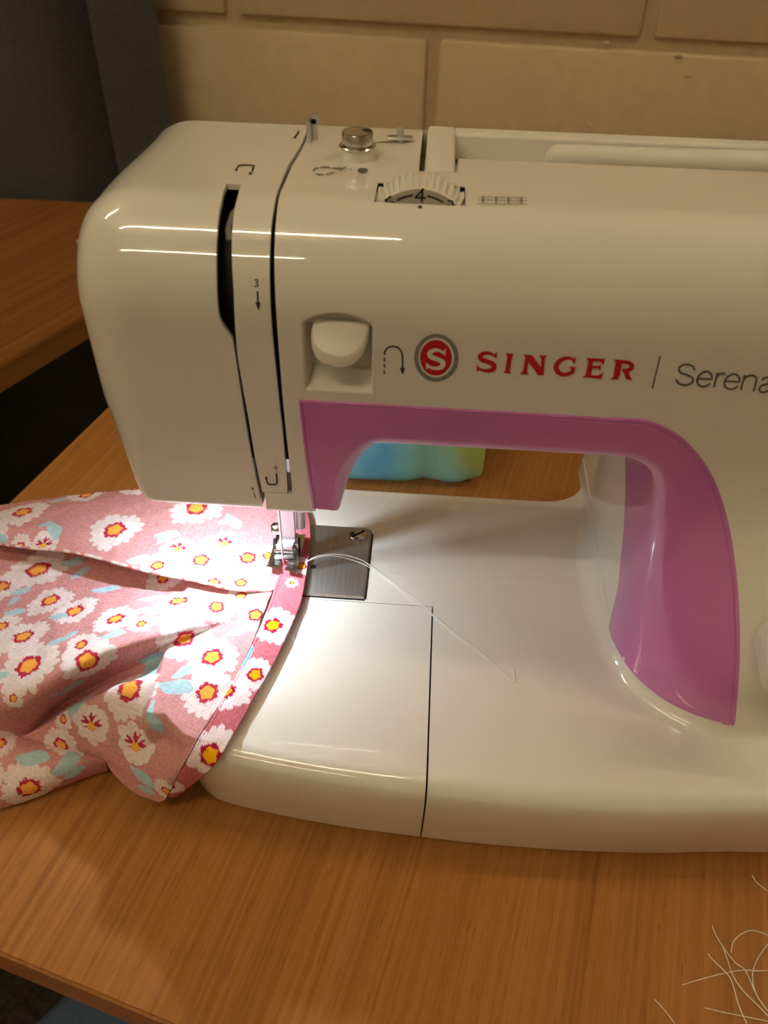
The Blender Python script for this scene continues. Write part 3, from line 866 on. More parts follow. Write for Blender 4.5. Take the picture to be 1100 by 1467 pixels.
def ell(c, rx, ry, n=48, a0=0): return [(c[0]+rx*math.cos(2*math.pi*i/n), c[1]+ry*math.sin(2*math.pi*i/n)) for i in range(n)]
def annulus(c, r0, r1, off):
    a, b_ = ell(c, *r0), ell(c, *r1); V = [S(*on_arm(q), off) for q in a+b_]; n = 48
    return V, [(k, (k+1) % n, n+(k+1) % n, n+k) for k in range(n)]
lc = (624.8, 511.8)
# S with spikes, in zoom pixels
S_path = [(776, 184), (742, 163), (704, 163), (676, 183), (690, 205), (732, 220), (766, 238), (764, 264), (732, 277), (694, 274), (664, 260)]
S_w = [13, 20, 27, 32, 32, 32, 33, 33, 26, 20, 13]
S_sp = [[(790, 152), (783, 197), (764, 182), (772, 165)], [(655, 238), (652, 282), (682, 268), (668, 252)]]
def s_glyph(tr, ks, off=.0003):
    out = [ribbon(tr(S_path), 0, None, smooth_n=44, widths=[w_*ks for w_ in S_w], off=off)]
    return out + [poly_print(tr(p), off) for p in S_sp]
print_obj('emblem_ring', [annulus(lc, (31.5, 34.2), (25.6, 28.6), .0003)], M['ring'])
print_obj('emblem_field', [annulus(lc, (25.6, 28.6), (22.6, 25.6), .0003)], M['ink_cream'])
print_obj('emblem_disc', [poly_print(ell((624.3, 511.9), 22.7, 25.6), .0003)], M['ink_red'])
def s_small(pts): # map the lettering S into the disc
    return [(540+k1*(322+(a-653)*(452-320)/(790-653)), 470+k1*(128+(b_-150)*(270-128)/(288-150))) for a, b_ in pts]
print_obj('emblem_letter', s_glyph(s_small, k1*.96, .0005), M['ink_cream'])
print_obj('letter_s', s_glyph(z1, k1), M['ink_red'])
print_obj('letter_i', [poly_print(z1([(842, 161), (897, 166), (887, 182), (871, 278), (881, 296), (828, 291), (841, 276), (855, 180)]))], M['ink_red'])
print_obj('letter_n', [poly_print([(749.5, 507), (762, 508), (774.6, 525), (775.2, 513), (771.5, 508), (783.8, 508.8), (780.3, 512.5), (778.5, 537.2), (770.5, 536.6), (757, 518.5), (754.6, 531.5), (757.3, 535.8), (744, 535), (748.8, 531), (752.2, 511)])], M['ink_red'])
print_obj('letter_g', [ribbon(z2([(288, 168), (262, 150), (225, 150), (185, 172), (166, 208), (182, 242), (218, 257), (252, 250), (272, 236), (276, 214)]), 0, None, smooth_n=40, widths=[w_*k1 for w_ in (12, 20, 25, 32, 34, 33, 26, 25, 26, 24)]),
                       poly_print(z2([(298, 142), (291, 187), (272, 172), (282, 152)])), poly_print(z2([(250, 204), (302, 207), (289, 222), (284, 250), (262, 250), (266, 220)]))], M['ink_red'])
print_obj('letter_e', [poly_print(z2(p)) for p in ([(364, 146), (412, 149), (396, 277), (338, 275), (358, 261), (378, 166)], [(410, 149), (488, 152), (478, 193), (457, 172), (408, 171)],
                                                   [(404, 198), (442, 200), (463, 190), (456, 229), (440, 217), (400, 216)], [(396, 260), (440, 262), (475, 244), (467, 285), (394, 278)])], M['ink_red'])
print_obj('letter_r', [poly_print(z2([(539, 157), (602, 160), (584, 270), (573, 274), (578, 290), (518, 287), (541, 272), (557, 172)])),
                       ribbon(z2([(595, 173), (640, 177), (664, 200), (648, 224), (600, 229)]), 0, None, smooth_n=24, widths=[w_*k1 for w_ in (22, 26, 32, 27, 18)]),
                       poly_print(z2([(604, 226), (640, 220), (652, 266), (669, 295), (625, 287), (613, 252)]))], M['ink_red'])
print_obj('divider_line', [ribbon(z3([(249, 107), (187, 363)]), 12*k3, None)], M['ink_grey'])
W3 = 15.5*k3
print_obj('script_s', [ribbon(z3([(521, 220), (505, 187), (462, 173), (417, 181), (396, 210), (412, 238), (460, 255), (500, 275), (509, 303), (482, 327), (437, 335), (392, 320), (373, 288)]), W3, None, smooth_n=50)], M['ink_grey'])
print_obj('script_e', [ribbon(z3([(540, 283), (655, 289)]), W3*.9, None), ribbon(z3([(655, 292), (654, 257), (630, 231), (595, 232), (560, 255), (541, 290), (546, 325), (576, 346), (610, 343), (642, 323)]), W3, None, smooth_n=44)], M['ink_grey'])
print_obj('script_r', [ribbon(z3([(701, 237), (672, 354)]), W3, None), ribbon(z3([(688, 275), (712, 252), (742, 243), (766, 248)]), W3, None, smooth_n=20)], M['ink_grey'])
print_obj('script_e', [ribbon(z3([(756, 304), (872, 311)]), W3*.9, None), ribbon(z3([(872, 313), (874, 280), (850, 253), (815, 251), (777, 274), (756, 310), (762, 345), (792, 366), (830, 362), (860, 344)]), W3, None, smooth_n=44)], M['ink_grey'])
print_obj('script_n', [ribbon(z3([(915, 255), (883, 377)]), W3, None), ribbon(z3([(902, 298), (932, 268), (972, 258), (1004, 274), (1005, 305), (984, 386)]), W3, None, smooth_n=34)], M['ink_grey'])
print_obj('script_a', [ribbon(z3([(1048, 298), (1070, 280), (1103, 275), (1127, 290), (1120, 345), (1107, 392)]), W3, None, smooth_n=30),
                       ribbon(z3([(1122, 322), (1082, 329), (1045, 343), (1029, 370), (1045, 390), (1080, 389), (1112, 366)]), W3, None, smooth_n=34)], M['ink_grey'])
k9 = 9*k1
print_obj('reverse_symbol', [ribbon(z1([(48, 173), (55, 143), (80, 122), (107, 117), (138, 126), (160, 152), (167, 185), (167, 265)]), k9*1.1, None, smooth_n=40), poly_print(z1([(150, 258), (184, 258), (167, 303)])),
                             ribbon(z1([(48, 191), (48, 216)]), k9, None), ribbon(z1([(48, 234), (48, 256)]), k9, None), ribbon(z1([(48, 277), (48, 298)]), k9, None)], M['ink'])
print_obj('threading_arrow', [ribbon([(369, 417), (369.5, 434)], 2.2, None), poly_print([(365.5, 432), (373.5, 433), (370, 444)])], M['ink'])
print_obj('threading_digit', [ribbon([(365, 401.5), (367.5, 400), (370, 402), (367.5, 405), (370, 408), (367.5, 410.5), (364.5, 409)], 1.3, None, smooth_n=24)], M['ink'])
print_obj('threading_arrow', [ribbon([(339, 246.5), (340.5, 240), (346, 237.5), (360, 238), (364, 239)], 1.6, None, smooth_n=20), ribbon([(364.5, 238), (361, 246.5)], 2.2, None), poly_print([(335.5, 243), (340, 243), (338.5, 247)]), poly_print(ell((358.5, 249.5), 2.6, 1.4, 12))], M['ink'])
print_obj('threading_arrow', [ribbon([(428.5, 188.5), (423.5, 196.5)], 1.8, None), poly_print([(419, 197.5), (425, 195.5), (423, 199)])], M['ink'])
z6 = Z(340, 620, 140/1100)
print_obj('threading_arrow', [ribbon(z6([(440, 455), (446, 550), (425, 575), (360, 574), (335, 550), (328, 505)]), 2.2, None, smooth_n=34), poly_print(z6([(310, 515), (325, 477), (346, 510)]))], M['ink'])
print_obj('threading_digit', [ribbon(z6([(445, 408), (436, 364), (412, 388), (446, 394)]), 1.2, None)], M['ink'])
print_obj('threading_digit', [ribbon(z6([(155, 618), (178, 614), (186, 630), (165, 638)]), 1.3, None), ribbon(z6([(184, 660), (210, 735)]), 1.3, None)], M['ink'])
z7 = Z(520, 240, 250/1100)
pc = []
for r_ in (187, 210, 235):
    xs_ = np.linspace(722, 1035, 30); wv = 1 if r_ == 187 else (0 if r_ == 210 else -1)
    pc.append(ribbon(z7([(x, r_ + (x-722)*.02 + wv*5*abs(math.cos((x-757)/80*math.pi))) for x in xs_]), .7, None))
for x in (757, 837, 917, 998): pc.append(ribbon(z7([(x, 186+(x-757)*.03), (x, 226+(x-757)*.03)]), 1.9, None))
print_obj('stitch_symbol', pc, M['ink_grey'])
print_obj('index_dot', [poly_print(ell((601.5, 297.5), 3, 2.2, 16))], M['ink'])
print_obj('winding_symbol', [poly_print(ell((519.5, 245), 7.5, 3.4, 20))] + [ribbon(q, 1.3, None, smooth_n=8) for q in
          ([(449, 247), (450, 243), (456, 241.5)], [(459, 241), (467, 240.5), (473, 241)], [(476, 242), (482, 242), (488, 241)], [(452, 249.5), (458, 251), (464, 251)], [(467, 250.5), (473, 249), (478, 247.5)], [(484, 245), (490, 242.5), (497, 240)], [(500, 243), (505, 245)])], M['ink_grey'])
print_obj('winding_line', [ribbon([(534, 207), (542, 205), (550, 204.5), (588, 204)], 1.0, None, smooth_n=14)], M['ink_grey'])

# ------------------------------------------------------------------ bed
MIDF = [(x, y) for x, y in [(-.034, -.086), (-.024, -.0945), (-.012, -.0985), (.013, -.1025), (.04, -.1053), (.069, -.107), (.093, -.108), (.132, -.108), (.164, -.1065), (.197, -.1035), (.24, -.1015), (.30, -.100)]]
BACK = [(.30, .088), (.22, .088), (.155, .088), (.1465, .080), (.141, .068), (.132, .062), (.12, .0605), (.06, .0605), (.0, .0605), (-.03, .058), (-.040, .048), (-.042, .02), (-.042, -.02), (-.0415, -.06), (-.039, -.078)]
OUT = np.vstack([spline(MIDF, 60), spline(BACK[:3], 8), spline(BACK[2:8], 24)[1:], spline(BACK[7:], 30)[1:]])
def bed_profile():
    lv = [(-.0070, .003), (-.0030, .024), (0, .041)]     # (offset, z) undercut side
    for a in np.linspace(.25, 1, 7)*math.pi/2: lv.append((-.0075*(1-math.cos(a)), .043+.009*math.sin(a)))
    return lv
def bed_solid():
    Pn = len(OUT); T = np.roll(OUT, -1, 0)-np.roll(OUT, 1, 0); T /= np.linalg.norm(T, axis=1)[:, None]
    nout = np.stack([T[:, 1], -T[:, 0]], 1)          # counter-clockwise outline: outward = right of travel
    for k in range(2): nout = (np.roll(nout, 1, 0)+2*nout+np.roll(nout, -1, 0))/4
    bm = bmesh.new(); rings = []
    for off, z in bed_profile():
        ring = []
        for i in range(Pn):
            o_ = off
            if OUT[i][1] > .03: o_ = off*.25           # crisp back edge
            ring.append(bm.verts.new((OUT[i][0]+nout[i][0]*o_, OUT[i][1]+nout[i][1]*o_, z)))
        rings.append(ring)
    for a_, b_ in zip(rings[:-1], rings[1:]):
        for k in range(Pn): bm.faces.new((a_[k], a_[(k+1) % Pn], b_[(k+1) % Pn], b_[k]))
    bm.faces.new(rings[0][::-1]); bm.faces.new(rings[-1])
    bmesh.ops.recalc_face_normals(bm, faces=bm.faces); return bm
XS, YS = at_z((617, 950), HB)[0], at_z((570, 866), HB)[1]
def cut(o, mn, mx, op):
    bm = bmesh.new(); add_box(bm, [(a+c)/2 for a, c in zip(mn, mx)], [c-a for a, c in zip(mn, mx)])
    me = bpy.data.meshes.new('cutter'); bm.to_mesh(me); bm.free(); c = bpy.data.objects.new('cutter', me); COL.objects.link(c)
    m = o.modifiers.new('b', 'BOOLEAN'); m.object = c; m.operation = op; m.solver = 'EXACT'
    bpy.context.view_layer.update(); dg = bpy.context.evaluated_depsgraph_get()
    me2 = bpy.data.meshes.new_from_object(o.evaluated_get(dg)); o.modifiers.clear(); o.data = me2
    bpy.data.objects.remove(c)
    me2.polygons.foreach_set('use_smooth', [True]*len(me2.polygons)); me2.set_sharp_from_angle(angle=math.radians(30))
bed = partb('bed_base', bed_solid(), M['white'], 30, label='glossy white machine bed')
tray = partb('extension_table', bed_solid(), M['white'], 30, label='glossy white removable extension table')
cut(bed, (-.2, -.3, -.1), (XS+.00035, YS+.00015, .3), 'DIFFERENCE')
cut(tray, (-.2, -.3, -.1), (XS-.00035, YS-.00015, .3), 'INTERSECT')
# dark inside behind the seam
b = bmesh.new(); add_box(b, (XS, -.055, .027), (.004, .070, .043)); partb('seam_shadow_gap', b, M['dark'], None)
for (x, y) in ((-.02, -.07), (.05, -.08), (.2, -.075), (.05, .045), (.25, .07), (.12, -.08)):
    b = bmesh.new(); lathe(b, [(.006, 0), (.0065, .002), (.006, .0035)], (x, y, 0), n=16); partb('rubber_foot', b, M['dark'])
# faint moulded line across the bed
b = bmesh.new(); ln = [at_z(q, HB) for q in [(534, 820), (600, 825), (700, 830), (780, 834), (815, 834), (838, 826), (850, 812), (856, 795)]]
tube(b, spline(ln, 40), .00022, 6); partb('moulded_line', b, M['white'], 60)

# needle plate
def plate():
    br = at_z((526, 859), HB); tr = at_z((531, 757), HB)
    x1, y0, y1 = (br[0]+tr[0])/2, br[1], tr[1]
    x0 = -.030; bm = bmesh.new(); poly = [(x0, y0), (x1, y0)]
    for a in np.linspace(0, math.pi/2, 6): poly.append((x1-.004+.004*math.cos(a), y1-.004+.004*math.sin(a)))
    poly += [(x0, y1)]
    prism(bm, poly, HB-.001, HB+.0009)
    bmesh.ops.bevel(bm, geom=[e for e in bm.edges if all(v.co.z > HB for v in e.verts)], offset=.0009, segments=1, affect='EDGES')
    pl_ = partb('needle_plate', bm, M['plate'], 25, label='brushed steel needle plate')
    b = bmesh.new(); add_box(b, ((x0+x1)/2, y0-.0004, HB+.00005), (x1-x0, .0008, .0003)); partb('plate_gap', b, M['hole'], None, parent=pl_)
    b = bmesh.new(); add_box(b, (x1+.0003, (y0+y1)/2-.002, HB+.00005), (.0006, y1-y0-.004, .0003)); partb('plate_gap', b, M['hole'], None, parent=pl_)
    p = at_z((513, 767), HB+.0009); b = bmesh.new(); lathe(b, [(.0041, 0), (.0041, .0005), (.0036, .0009), (.0002, .0011)], p, n=28); partb('plate_screw', b, M['chrome'], 40, parent=pl_)
    b = bmesh.new(); add_box(b, p+np.array([0, 0, .0011]), (.0072, .0009, .0004), Matrix.Rotation(.75, 3, 'Z')); partb('screw_slot', b, M['hole'], None, parent=pl_)
    p = at_z((449, 812), HB+.0009); b = bmesh.new(); lathe(b, [(.0013, .0), (.0013, .0001)], p, n=20); partb('plate_hole', b, M['hole'], None, parent=pl_)
plate()

# ------------------------------------------------------------------ presser bar, foot, needle, lamp
def presser():
    zf = HB+.0062
    g = lambda px, y: at_y(px, y)
    # foot sole: tilted little plate with two toes
    fl, fr = at_z((382, 816), zf), at_z((424, 825), zf); bl, br = at_z((396, 768), zf+.001), at_z((438, 767), zf+.001)
    bm = bmesh.new(); nx, ny = 9, 14; V = []
    for j in range(ny):
        t = j/(ny-1)
        a = bl+(fl-bl)*t; c = br+(fr-br)*t
        lift = .0022*max(0, (t-.75)/.25)**2
        for i in range(nx): V.append(bm.verts.new(a+(c-a)*i/(nx-1)+np.array([0, 0, lift])))
    for f in grid_faces(ny, nx, skip=lambda r, c: c in (3, 4) and r >= 9): bm.faces.new([V[k] for k in f])
    foot_ = partb('presser_foot', bm, M['chrome'], 40, .0009, label='chrome presser foot with two toes')
    ctr = (bl+br+fl+fr)/4; wd = np.linalg.norm(br-bl)
    fwd = (fl-bl); fwd = fwd/np.linalg.norm(fwd); rgt = (br-bl)/wd
    # raised side cheeks and cross pin
    for s in (-1, 1):
        b = bmesh.new(); c = (bl+br)/2+rgt*s*wd*.30+fwd*.008+np.array([0, 0, .0035])
        ang = math.atan2(rgt[1], rgt[0])
        add_box(b, c, (.0022, .0075, .0055), Matrix.Rotation(ang, 3, 'Z'), .0006); partb('cheek', b, M['chrome'], 40, parent=foot_)
        b = bmesh.new(); add_box(b, c+rgt*s*.0012+fwd*.001+np.array([0, 0, .0002]), (.0018, .0042, .0040), Matrix.Rotation(ang, 3, 'Z'), .0003); partb('spring', b, M['dark'], 40, parent=foot_)
    b = bmesh.new(); c = (bl+br)/2+fwd*.0135+np.array([0, 0, .0042]); tube(b, [c-rgt*wd*.36, c+rgt*wd*.36], .0009, 10); partb('cross_pin', b, M['chrome'], 40, parent=foot_)
    b = bmesh.new(); c = (bl+br)/2+fwd*.0155+np.array([0, 0, .0022]); add_box(b, c, (wd*.62, .0022, .0012), Matrix.Rotation(math.atan2(rgt[1], rgt[0]), 3, 'Z'), .0004); partb('bridge', b, M['steel'], 40, parent=foot_)
    # ankle / shank: broad bright plate sloping down to the foot
    c0 = (bl+br)/2+fwd*.0125+np.array([0, 0, .0030])
    top = np.array([c0[0]+.0012, c0[1]+.004, .124]); mid = np.array([c0[0]+.001, c0[1]+.0035, HB+.017])
    bm = bmesh.new(); pts = spline([top, mid, c0+np.array([0, .0008, .006]), c0], 18); V = []
    for i, p in enumerate(pts):
        t = i/17; hw = .0031+.0004*t; dp = .0022-.0008*t
        for dx, dy in ((-hw, -dp), (hw, -dp), (hw, dp), (-hw, dp)): V.append(bm.verts.new((p[0]+dx, p[1]+dy, p[2])))
    for f in grid_faces(18, 4, wrap=True): bm.faces.new([V[k] for k in f])
    bm.faces.new(V[:4]); bm.faces.new(V[-4:][::-1])
    bmesh.ops.recalc_face_normals(bm, faces=bm.faces)
    partb('foot_shank', bm, M['steel'], 30, label='bright steel presser foot shank')
    b = bmesh.new(); p = np.array([top[0]+.0048, top[1]+.004, 0]); tube(b, [(p[0], p[1], HB+.018), (p[0], p[1], .13)], .0026, 16); partb('presser_bar', b, M['steel'], 40)
    b = bmesh.new(); q = np.array([c0[0]-.0028, c0[1]+.003, HB+.0205]); lathe(b, [(.0028, 0), (.0028, .0022), (.0022, .003)], q, (-1, -.15, 0), 20); partb('clamp_screw', b, M['chrome'], 40)
    b = bmesh.new(); add_box(b, q+np.array([-.0031, -.0004, 0]), (.0006, .0008, .0044)); partb('screw_slot', b, M['hole'], None)
    b = bmesh.new(); tube(b, [(c0[0]-.0005, c0[1]-.0045, .13), (c0[0]-.0005, c0[1]-.0045, .098)], .0022, 14); partb('needle_bar', b, M['steel'], 40)
    b = bmesh.new(); tube(b, [(c0[0]-.0005, c0[1]-.0045, .10), (c0[0]-.0005, c0[1]-.0045, .080), (c0[0]-.0005, c0[1]-.0045, .058), (c0[0]-.0005, c0[1]-.0045, HB+.0058)], [.0006, .0006, .0004, .0001], 10); partb('needle', b, M['steel'], 40)
    b = bmesh.new(); lathe(b, [(.0035, 0), (.0038, .001), (.003, .0028), (.0005, .0035)], (LED_POS[0], LED_POS[1], LED_POS[2]+.0032), (0, 0, -1), 20); partb('lamp', b, M['led'], 40, label='small white LED lamp under the head')
presser()
ld = bpy.data.lights.new('lamp_light', 'AREA'); ld.shape = 'DISK'; ld.size = .007; ld.energy = LED_W; ld.color = (.74, .86, 1.0)
lo = bpy.data.objects.new('lamp_light', ld); COL.objects.link(lo); lo.location = (LED_POS[0], LED_POS[1], LED_POS[2]-.001)
lo.rotation_euler = (0, 0, 0)

# ------------------------------------------------------------------ fabric
def net(ctrl, nu, nv):
    """bicubic Catmull-Rom surface through ctrl[rows][cols] of (px,py,z)"""
    P = np.array([[at_z((c[0], c[1]), c[2]) for c in r] for r in ctrl])
    P = np.stack([cr(P[i], nu) for i in range(P.shape[0])])
    P = np.stack([cr(P[:, j], nv) for j in range(nu)], 1)
    return P
def cr(P, n):
    m = len(P); Q = np.vstack([2*P[:1]-P[1:2], P, 2*P[-1:]-P[-2:-1]])
    t = np.linspace(0, m-1, n); i = np.minimum(t.astype(int), m-2); f = (t-i)[:, None]
    a, b_, c, d = Q[i], Q[i+1], Q[i+2], Q[i+3]
    return .5*((2*b_)+(c-a)*f+(2*a-5*b_+4*c-d)*f**2+(-a+3*b_-3*c+d)*f**3)
C_WRONG = dict(base=(212, 150, 150), white=(238, 221, 220), red=(190, 46, 74), core=(248, 176, 74), leaf=(176, 206, 214))
C_RIGHT = dict(base=(205, 112, 122), white=(246, 226, 228), red=(182, 18, 66), core=(250, 180, 10), leaf=(140, 205, 232))
def paint(P, flowers, leaves, pal):
    """colour per vertex from the printed pattern; every motif is laid out on the cloth around its own centre"""
    nv, nu, _ = P.shape
    pts = P.reshape(-1, 3)
    col = np.tile(np.array(lin(pal['base'])), (len(pts), 1))
    col *= (1+.10*rng.standard_normal((len(pts), 1)))
    d = pts-CC; v = d @ CR
    sx, sy = 550+F_PX*v[:, 0]/v[:, 2], 733.5+F_PX*v[:, 1]/v[:, 2]
    du = np.gradient(P, axis=1).reshape(-1, 3); dv = np.gradient(P, axis=0).reshape(-1, 3)
    def frame(cx, cy):
        k = np.argmin((sx-cx)**2+(sy-cy)**2)
        e1 = np.array([1., 0, 0]); n = np.cross(du[k], dv[k]); n /= np.linalg.norm(n)+1e-12
        e1 = e1-n*(e1@n); e1 /= np.linalg.norm(e1); e2 = np.cross(n, e1)
        if e2[1] < 0: e2 = -e2
        o_ = pts[k]; sc_ = np.linalg.norm(o_-CC)/F_PX
        # nearest vertex may be off the sheet: shift by the remaining screen offset
        dx, dy = (sx[k]-cx)*sc_, (sy[k]-cy)*sc_*1.3
        q = pts-o_; return q@e1+dx, q@e2-dy, np.abs(q@n), sc_
    def put(mask, c): col[mask] = np.array(lin(c))*(1+.03*rng.standard_normal((mask.sum(), 1)))
    later = []
    for f in flowers:
        cx, cy, r = f[:3]; kind = f[3] if len(f) > 3 else 'F'
        a, b_, h, sc_ = frame(cx, cy); R_ = r*sc_*1.12
        rad = np.sqrt(a*a+b_*b_+.9*h*h); near = (rad < R_*1.5) & (h < .012)
        th = np.arctan2(b_, a); ph = (cx*.37+cy*.11) % 6.28
        npet = 17 if kind == 'F' else 8
        petal = np.abs(np.sin(npet*.5*(th+ph)))**.55
        lim = R_*(.80+.20*petal+.07*np.sin(3*th+ph)+.05*np.sin(7*th+2*ph))
        put(near & (rad < lim), pal['white'])
        if kind == 'F':
            j = 1+.07*np.sin(5*th+ph*3)+.06*np.sin(11*th+ph)+.05*rng.standard_normal(len(th))
            later += [(near & (rad < R_*.40*j), pal['red']), (near & (rad < R_*.26*(1+.1*np.sin(5*th+ph))), pal['core'])]
        else:
            an = th-1.57
            star = (np.abs(np.sin(2.5*(th+.4))) > .45)
            later += [(near & (rad < R_*(.5+.1*np.sin(13*th))) & star & (b_ > -R_*.2), pal['red']), (near & (np.hypot(a, b_+R_*.12) < R_*.22), pal['core'])]
    for m_, c_ in later: put(m_, c_)
    for (cx, cy, ln_, ang) in leaves:
        a, b_, h, sc_ = frame(cx, cy); L = ln_*sc_*.62; an = math.radians(ang)
        x = a*math.cos(an)+b_*math.sin(an); y = -a*math.sin(an)+b_*math.cos(an)
        t = np.clip(x/L, -1, 1); wdt = L*.46*(1-t**2)**.8*(1+.25*t)
        put((np.abs(x) < L) & (np.abs(y-.1*L*np.sin(t*3)) < wdt) & (h < .012), pal['leaf'])
    return col
def inside_bed(x, y): 
    return (x > -.044) & (y > np.interp(x, [m[0] for m in MIDF], [m[1] for m in MIDF])-.002)
FAB = thing('floral_fabric', 'pink floral cotton garment piece under the presser foot, draped off the bed to the left', 'fabric', (-.06, -.02, 0))
FINV = Matrix.Translation((-.06, -.02, 0)).inverted()
def sheet(name, ctrl, flowers, leaves, pal, lift=.0, dens=.00042, thick=.0005, wrinkle=.0004, clamp=True, label=None):
    P0 = net(ctrl, 40, 40)
    Lu = np.linalg.norm(np.diff(P0, axis=1), axis=2).sum(1).mean(); Lv = np.linalg.norm(np.diff(P0, axis=0), axis=2).sum(0).mean()
    nu, nv = int(np.clip(Lu/dens, 12, 420)), int(np.clip(Lv/dens, 12, 420))
    P = net(ctrl, nu, nv)
    x, y = P[..., 0], P[..., 1]
    P[..., 2] += wrinkle*(np.sin(x*310+y*170)+.7*np.sin(x*-190+y*420+1.3)+.5*np.sin(x*640+y*90+2))*.5
    if clamp:
        dx = np.maximum(0, -.040-x); dy = np.maximum(0, np.interp(x, [m[0] for m in MIDF], [m[1] for m in MIDF])+.004-y)
        fl = np.maximum(HB+.0012+lift-1.4*np.clip(np.hypot(dx, dy)-.001, 0, .0025)-9*np.maximum(0, np.hypot(dx, dy)-.0035), .0012)
        z = P[..., 2]; k = .003
        P[..., 2] = fl+.5*((z-fl)+np.sqrt((z-fl)**2+k*k*.1))
    col = paint(P, flowers, leaves, pal)
    bm_faces = grid_faces(nv, nu)
    me = bpy.data.meshes.new(name); me.from_pydata([tuple(p) for p in P.reshape(-1, 3)], [], bm_faces)
    ca = me.color_attributes.new('print', 'FLOAT_COLOR', 'POINT')
    ca.data.foreach_set('color', np.c_[np.clip(col, 0, 1), np.ones(len(col))].ravel())
    o = bpy.data.objects.new(name, me); COL.objects.link(o)
    finish(o, M['cloth'], FAB, None, thick, label=label)
    o.data.polygons.foreach_set('use_smooth', [True]*len(o.data.polygons))
    o.matrix_parent_inverse = FINV
    return o
T0 = .0545
A_ctrl = [
 [(-45, 729, .036), (0, 725, .037), (60, 716, .039), (140, 707, .043), (215, 699, .048), (290, 692, .052), (350, 692, .054), (400, 706, T0), (436, 728, T0)],
 [(-45, 742, .043), (0, 738, .044), (60, 732, .046), (140, 725, .049), (215, 722, .052), (290, 722, .054), (350, 726, T0), (402, 738, T0), (443, 752, T0)],
 [(-45, 758, .046), (0, 757, .047), (60, 757, .049), (140, 757, .052), (215, 760, .0545), (290, 768, .055), (350, 775, T0), (402, 780, T0), (445, 785, T0)],
 [(-45, 768, .044), (0, 770, .045), (55, 774, .047), (125, 783, .051), (210, 800, .056), (285, 812, .0565), (342, 822, .0555), (396, 822, T0), (440, 812, T0)],
 [(-45, 774, .041), (0, 780, .042), (45, 786, .045), (110, 793, .050), (205, 818, .0565), (275, 832, .0575), (335, 845, .0565), (390, 847, T0), (436, 835, T0)]]
fa = [(33, 735, 29), (165, 760, 33), (124, 710, 22), (196, 697, 22), (281, 729, 33), (63, 781, 19, 'S'), (30, 784, 16), (255, 786, 20, 'S'), (322, 778, 20, 'S'), (288, 803, 26), (226, 811, 22), (306, 836, 22), (355, 800, 26), (384, 797, 18), (428, 812, 16), (345, 836, 20), (-20, 765, 26)]
la = [(78, 759, 30, -60), (66, 752, 16, 30), (82, 718, 22, 5), (334, 748, 30, -55), (322, 748, 18, 20), (240, 768, 30, 8), (232, 774, 18, 70), (0, 771, 22, -30), (200, 803, 30, 5)]
sheet('far_panel', A_ctrl, fa, la, C_WRONG, lift=.0008)
# rolled stitched edge of the far panel
def edge_roll(name, ctrl_row, r, colr):
    P = cr(np.array([at_z((a, b_), z) for a, b_, z in ctrl_row]), 160)
    bm = bmesh.new(); P = P+np.array([0, 0, r*.6]); 
    P[:, 2] = np.where(inside_bed(P[:, 0], P[:, 1]), np.maximum(P[:, 2], HB+.002+r), P[:, 2])
    tube(bm, P, r, 8)
    lay = bm.verts.layers.float_color.new('print')
    for v in bm.verts:
        k = math.sin(v.co.x*700)+math.sin(v.co.x*260+1)
        c = lin(C_WRONG['white']) if k > -.4 else lin(C_WRONG['base'])
        if k > 1.5: c = lin((236, 120, 110))
        v[lay] = (*c, 1)
    o = bm_obj(name, bm, M['cloth'], FAB, 60); o.matrix_parent_inverse = FINV
edge_roll('rolled_edge', A_ctrl[-1][:8], .0007, None)
B_ctrl = [
 [(-45, 764, .030), (40, 770, .032), (120, 785, .038), (200, 806, .046), (270, 822, .052), (335, 835, .0535), (392, 838, .0538)],
 [(-45, 800, .031), (40, 806, .032), (125, 820, .037), (205, 838, .044), (280, 850, .051), (345, 855, .0535), (390, 850, .0540)],
 [(-45, 880, .039), (30, 878, .041), (105, 872, .047), (185, 868, .053), (265, 866, .0565), (335, 862, .056), (384, 862, .0545)],
 [(-45, 950, .047), (25, 945, .050), (90, 930, .055), (165, 912, .0595), (245, 895, .060), (320, 878, .0565), (381, 871, .0545)],
 [(-45, 1015, .043), (22, 1008, .046), (78, 980, .052), (150, 942, .057), (235, 915, .058), (315, 890, .0555), (378, 878, .0545)],
 [(-45, 1032, .022), (34, 1050, .016), (80, 1014, .021), (142, 978, .033), (230, 940, .046), (310, 903, .0535), (374, 886, .0542)],
 [(-20, 1058, .016), (40, 1054, .018), (90, 1020, .026), (158, 985, .040), (250, 953, .050), (318, 920, .0545), (368, 905, .0545)],
 [(20, 1066, .015), (62, 1050, .020), (105, 1018, .034), (180, 985, .049), (265, 970, .054), (318, 950, .055), (358, 930, .0546)],
 [(60, 1082, .012), (88, 1064, .020), (130, 1040, .032), (195, 1025, .044), (258, 1012, .051), (305, 998, .0545), (330, 985, .0545)],
 [(96, 1084, .011), (118, 1076, .016), (152, 1080, .022), (196, 1078, .031), (238, 1070, .040), (268, 1058, .049), (293, 1045, .0535)],
 [(148, 1074, .015), (152, 1084, .014), (172, 1102, .016), (202, 1112, .021), (230, 1112, .029), (250, 1105, .038), (266, 1092, .046)],
 [(152, 1086, .010), (160, 1102, .009), (178, 1122, .008), (200, 1138, .008), (218, 1145, .009), (228, 1148, .010), (236, 1146, .014)]]
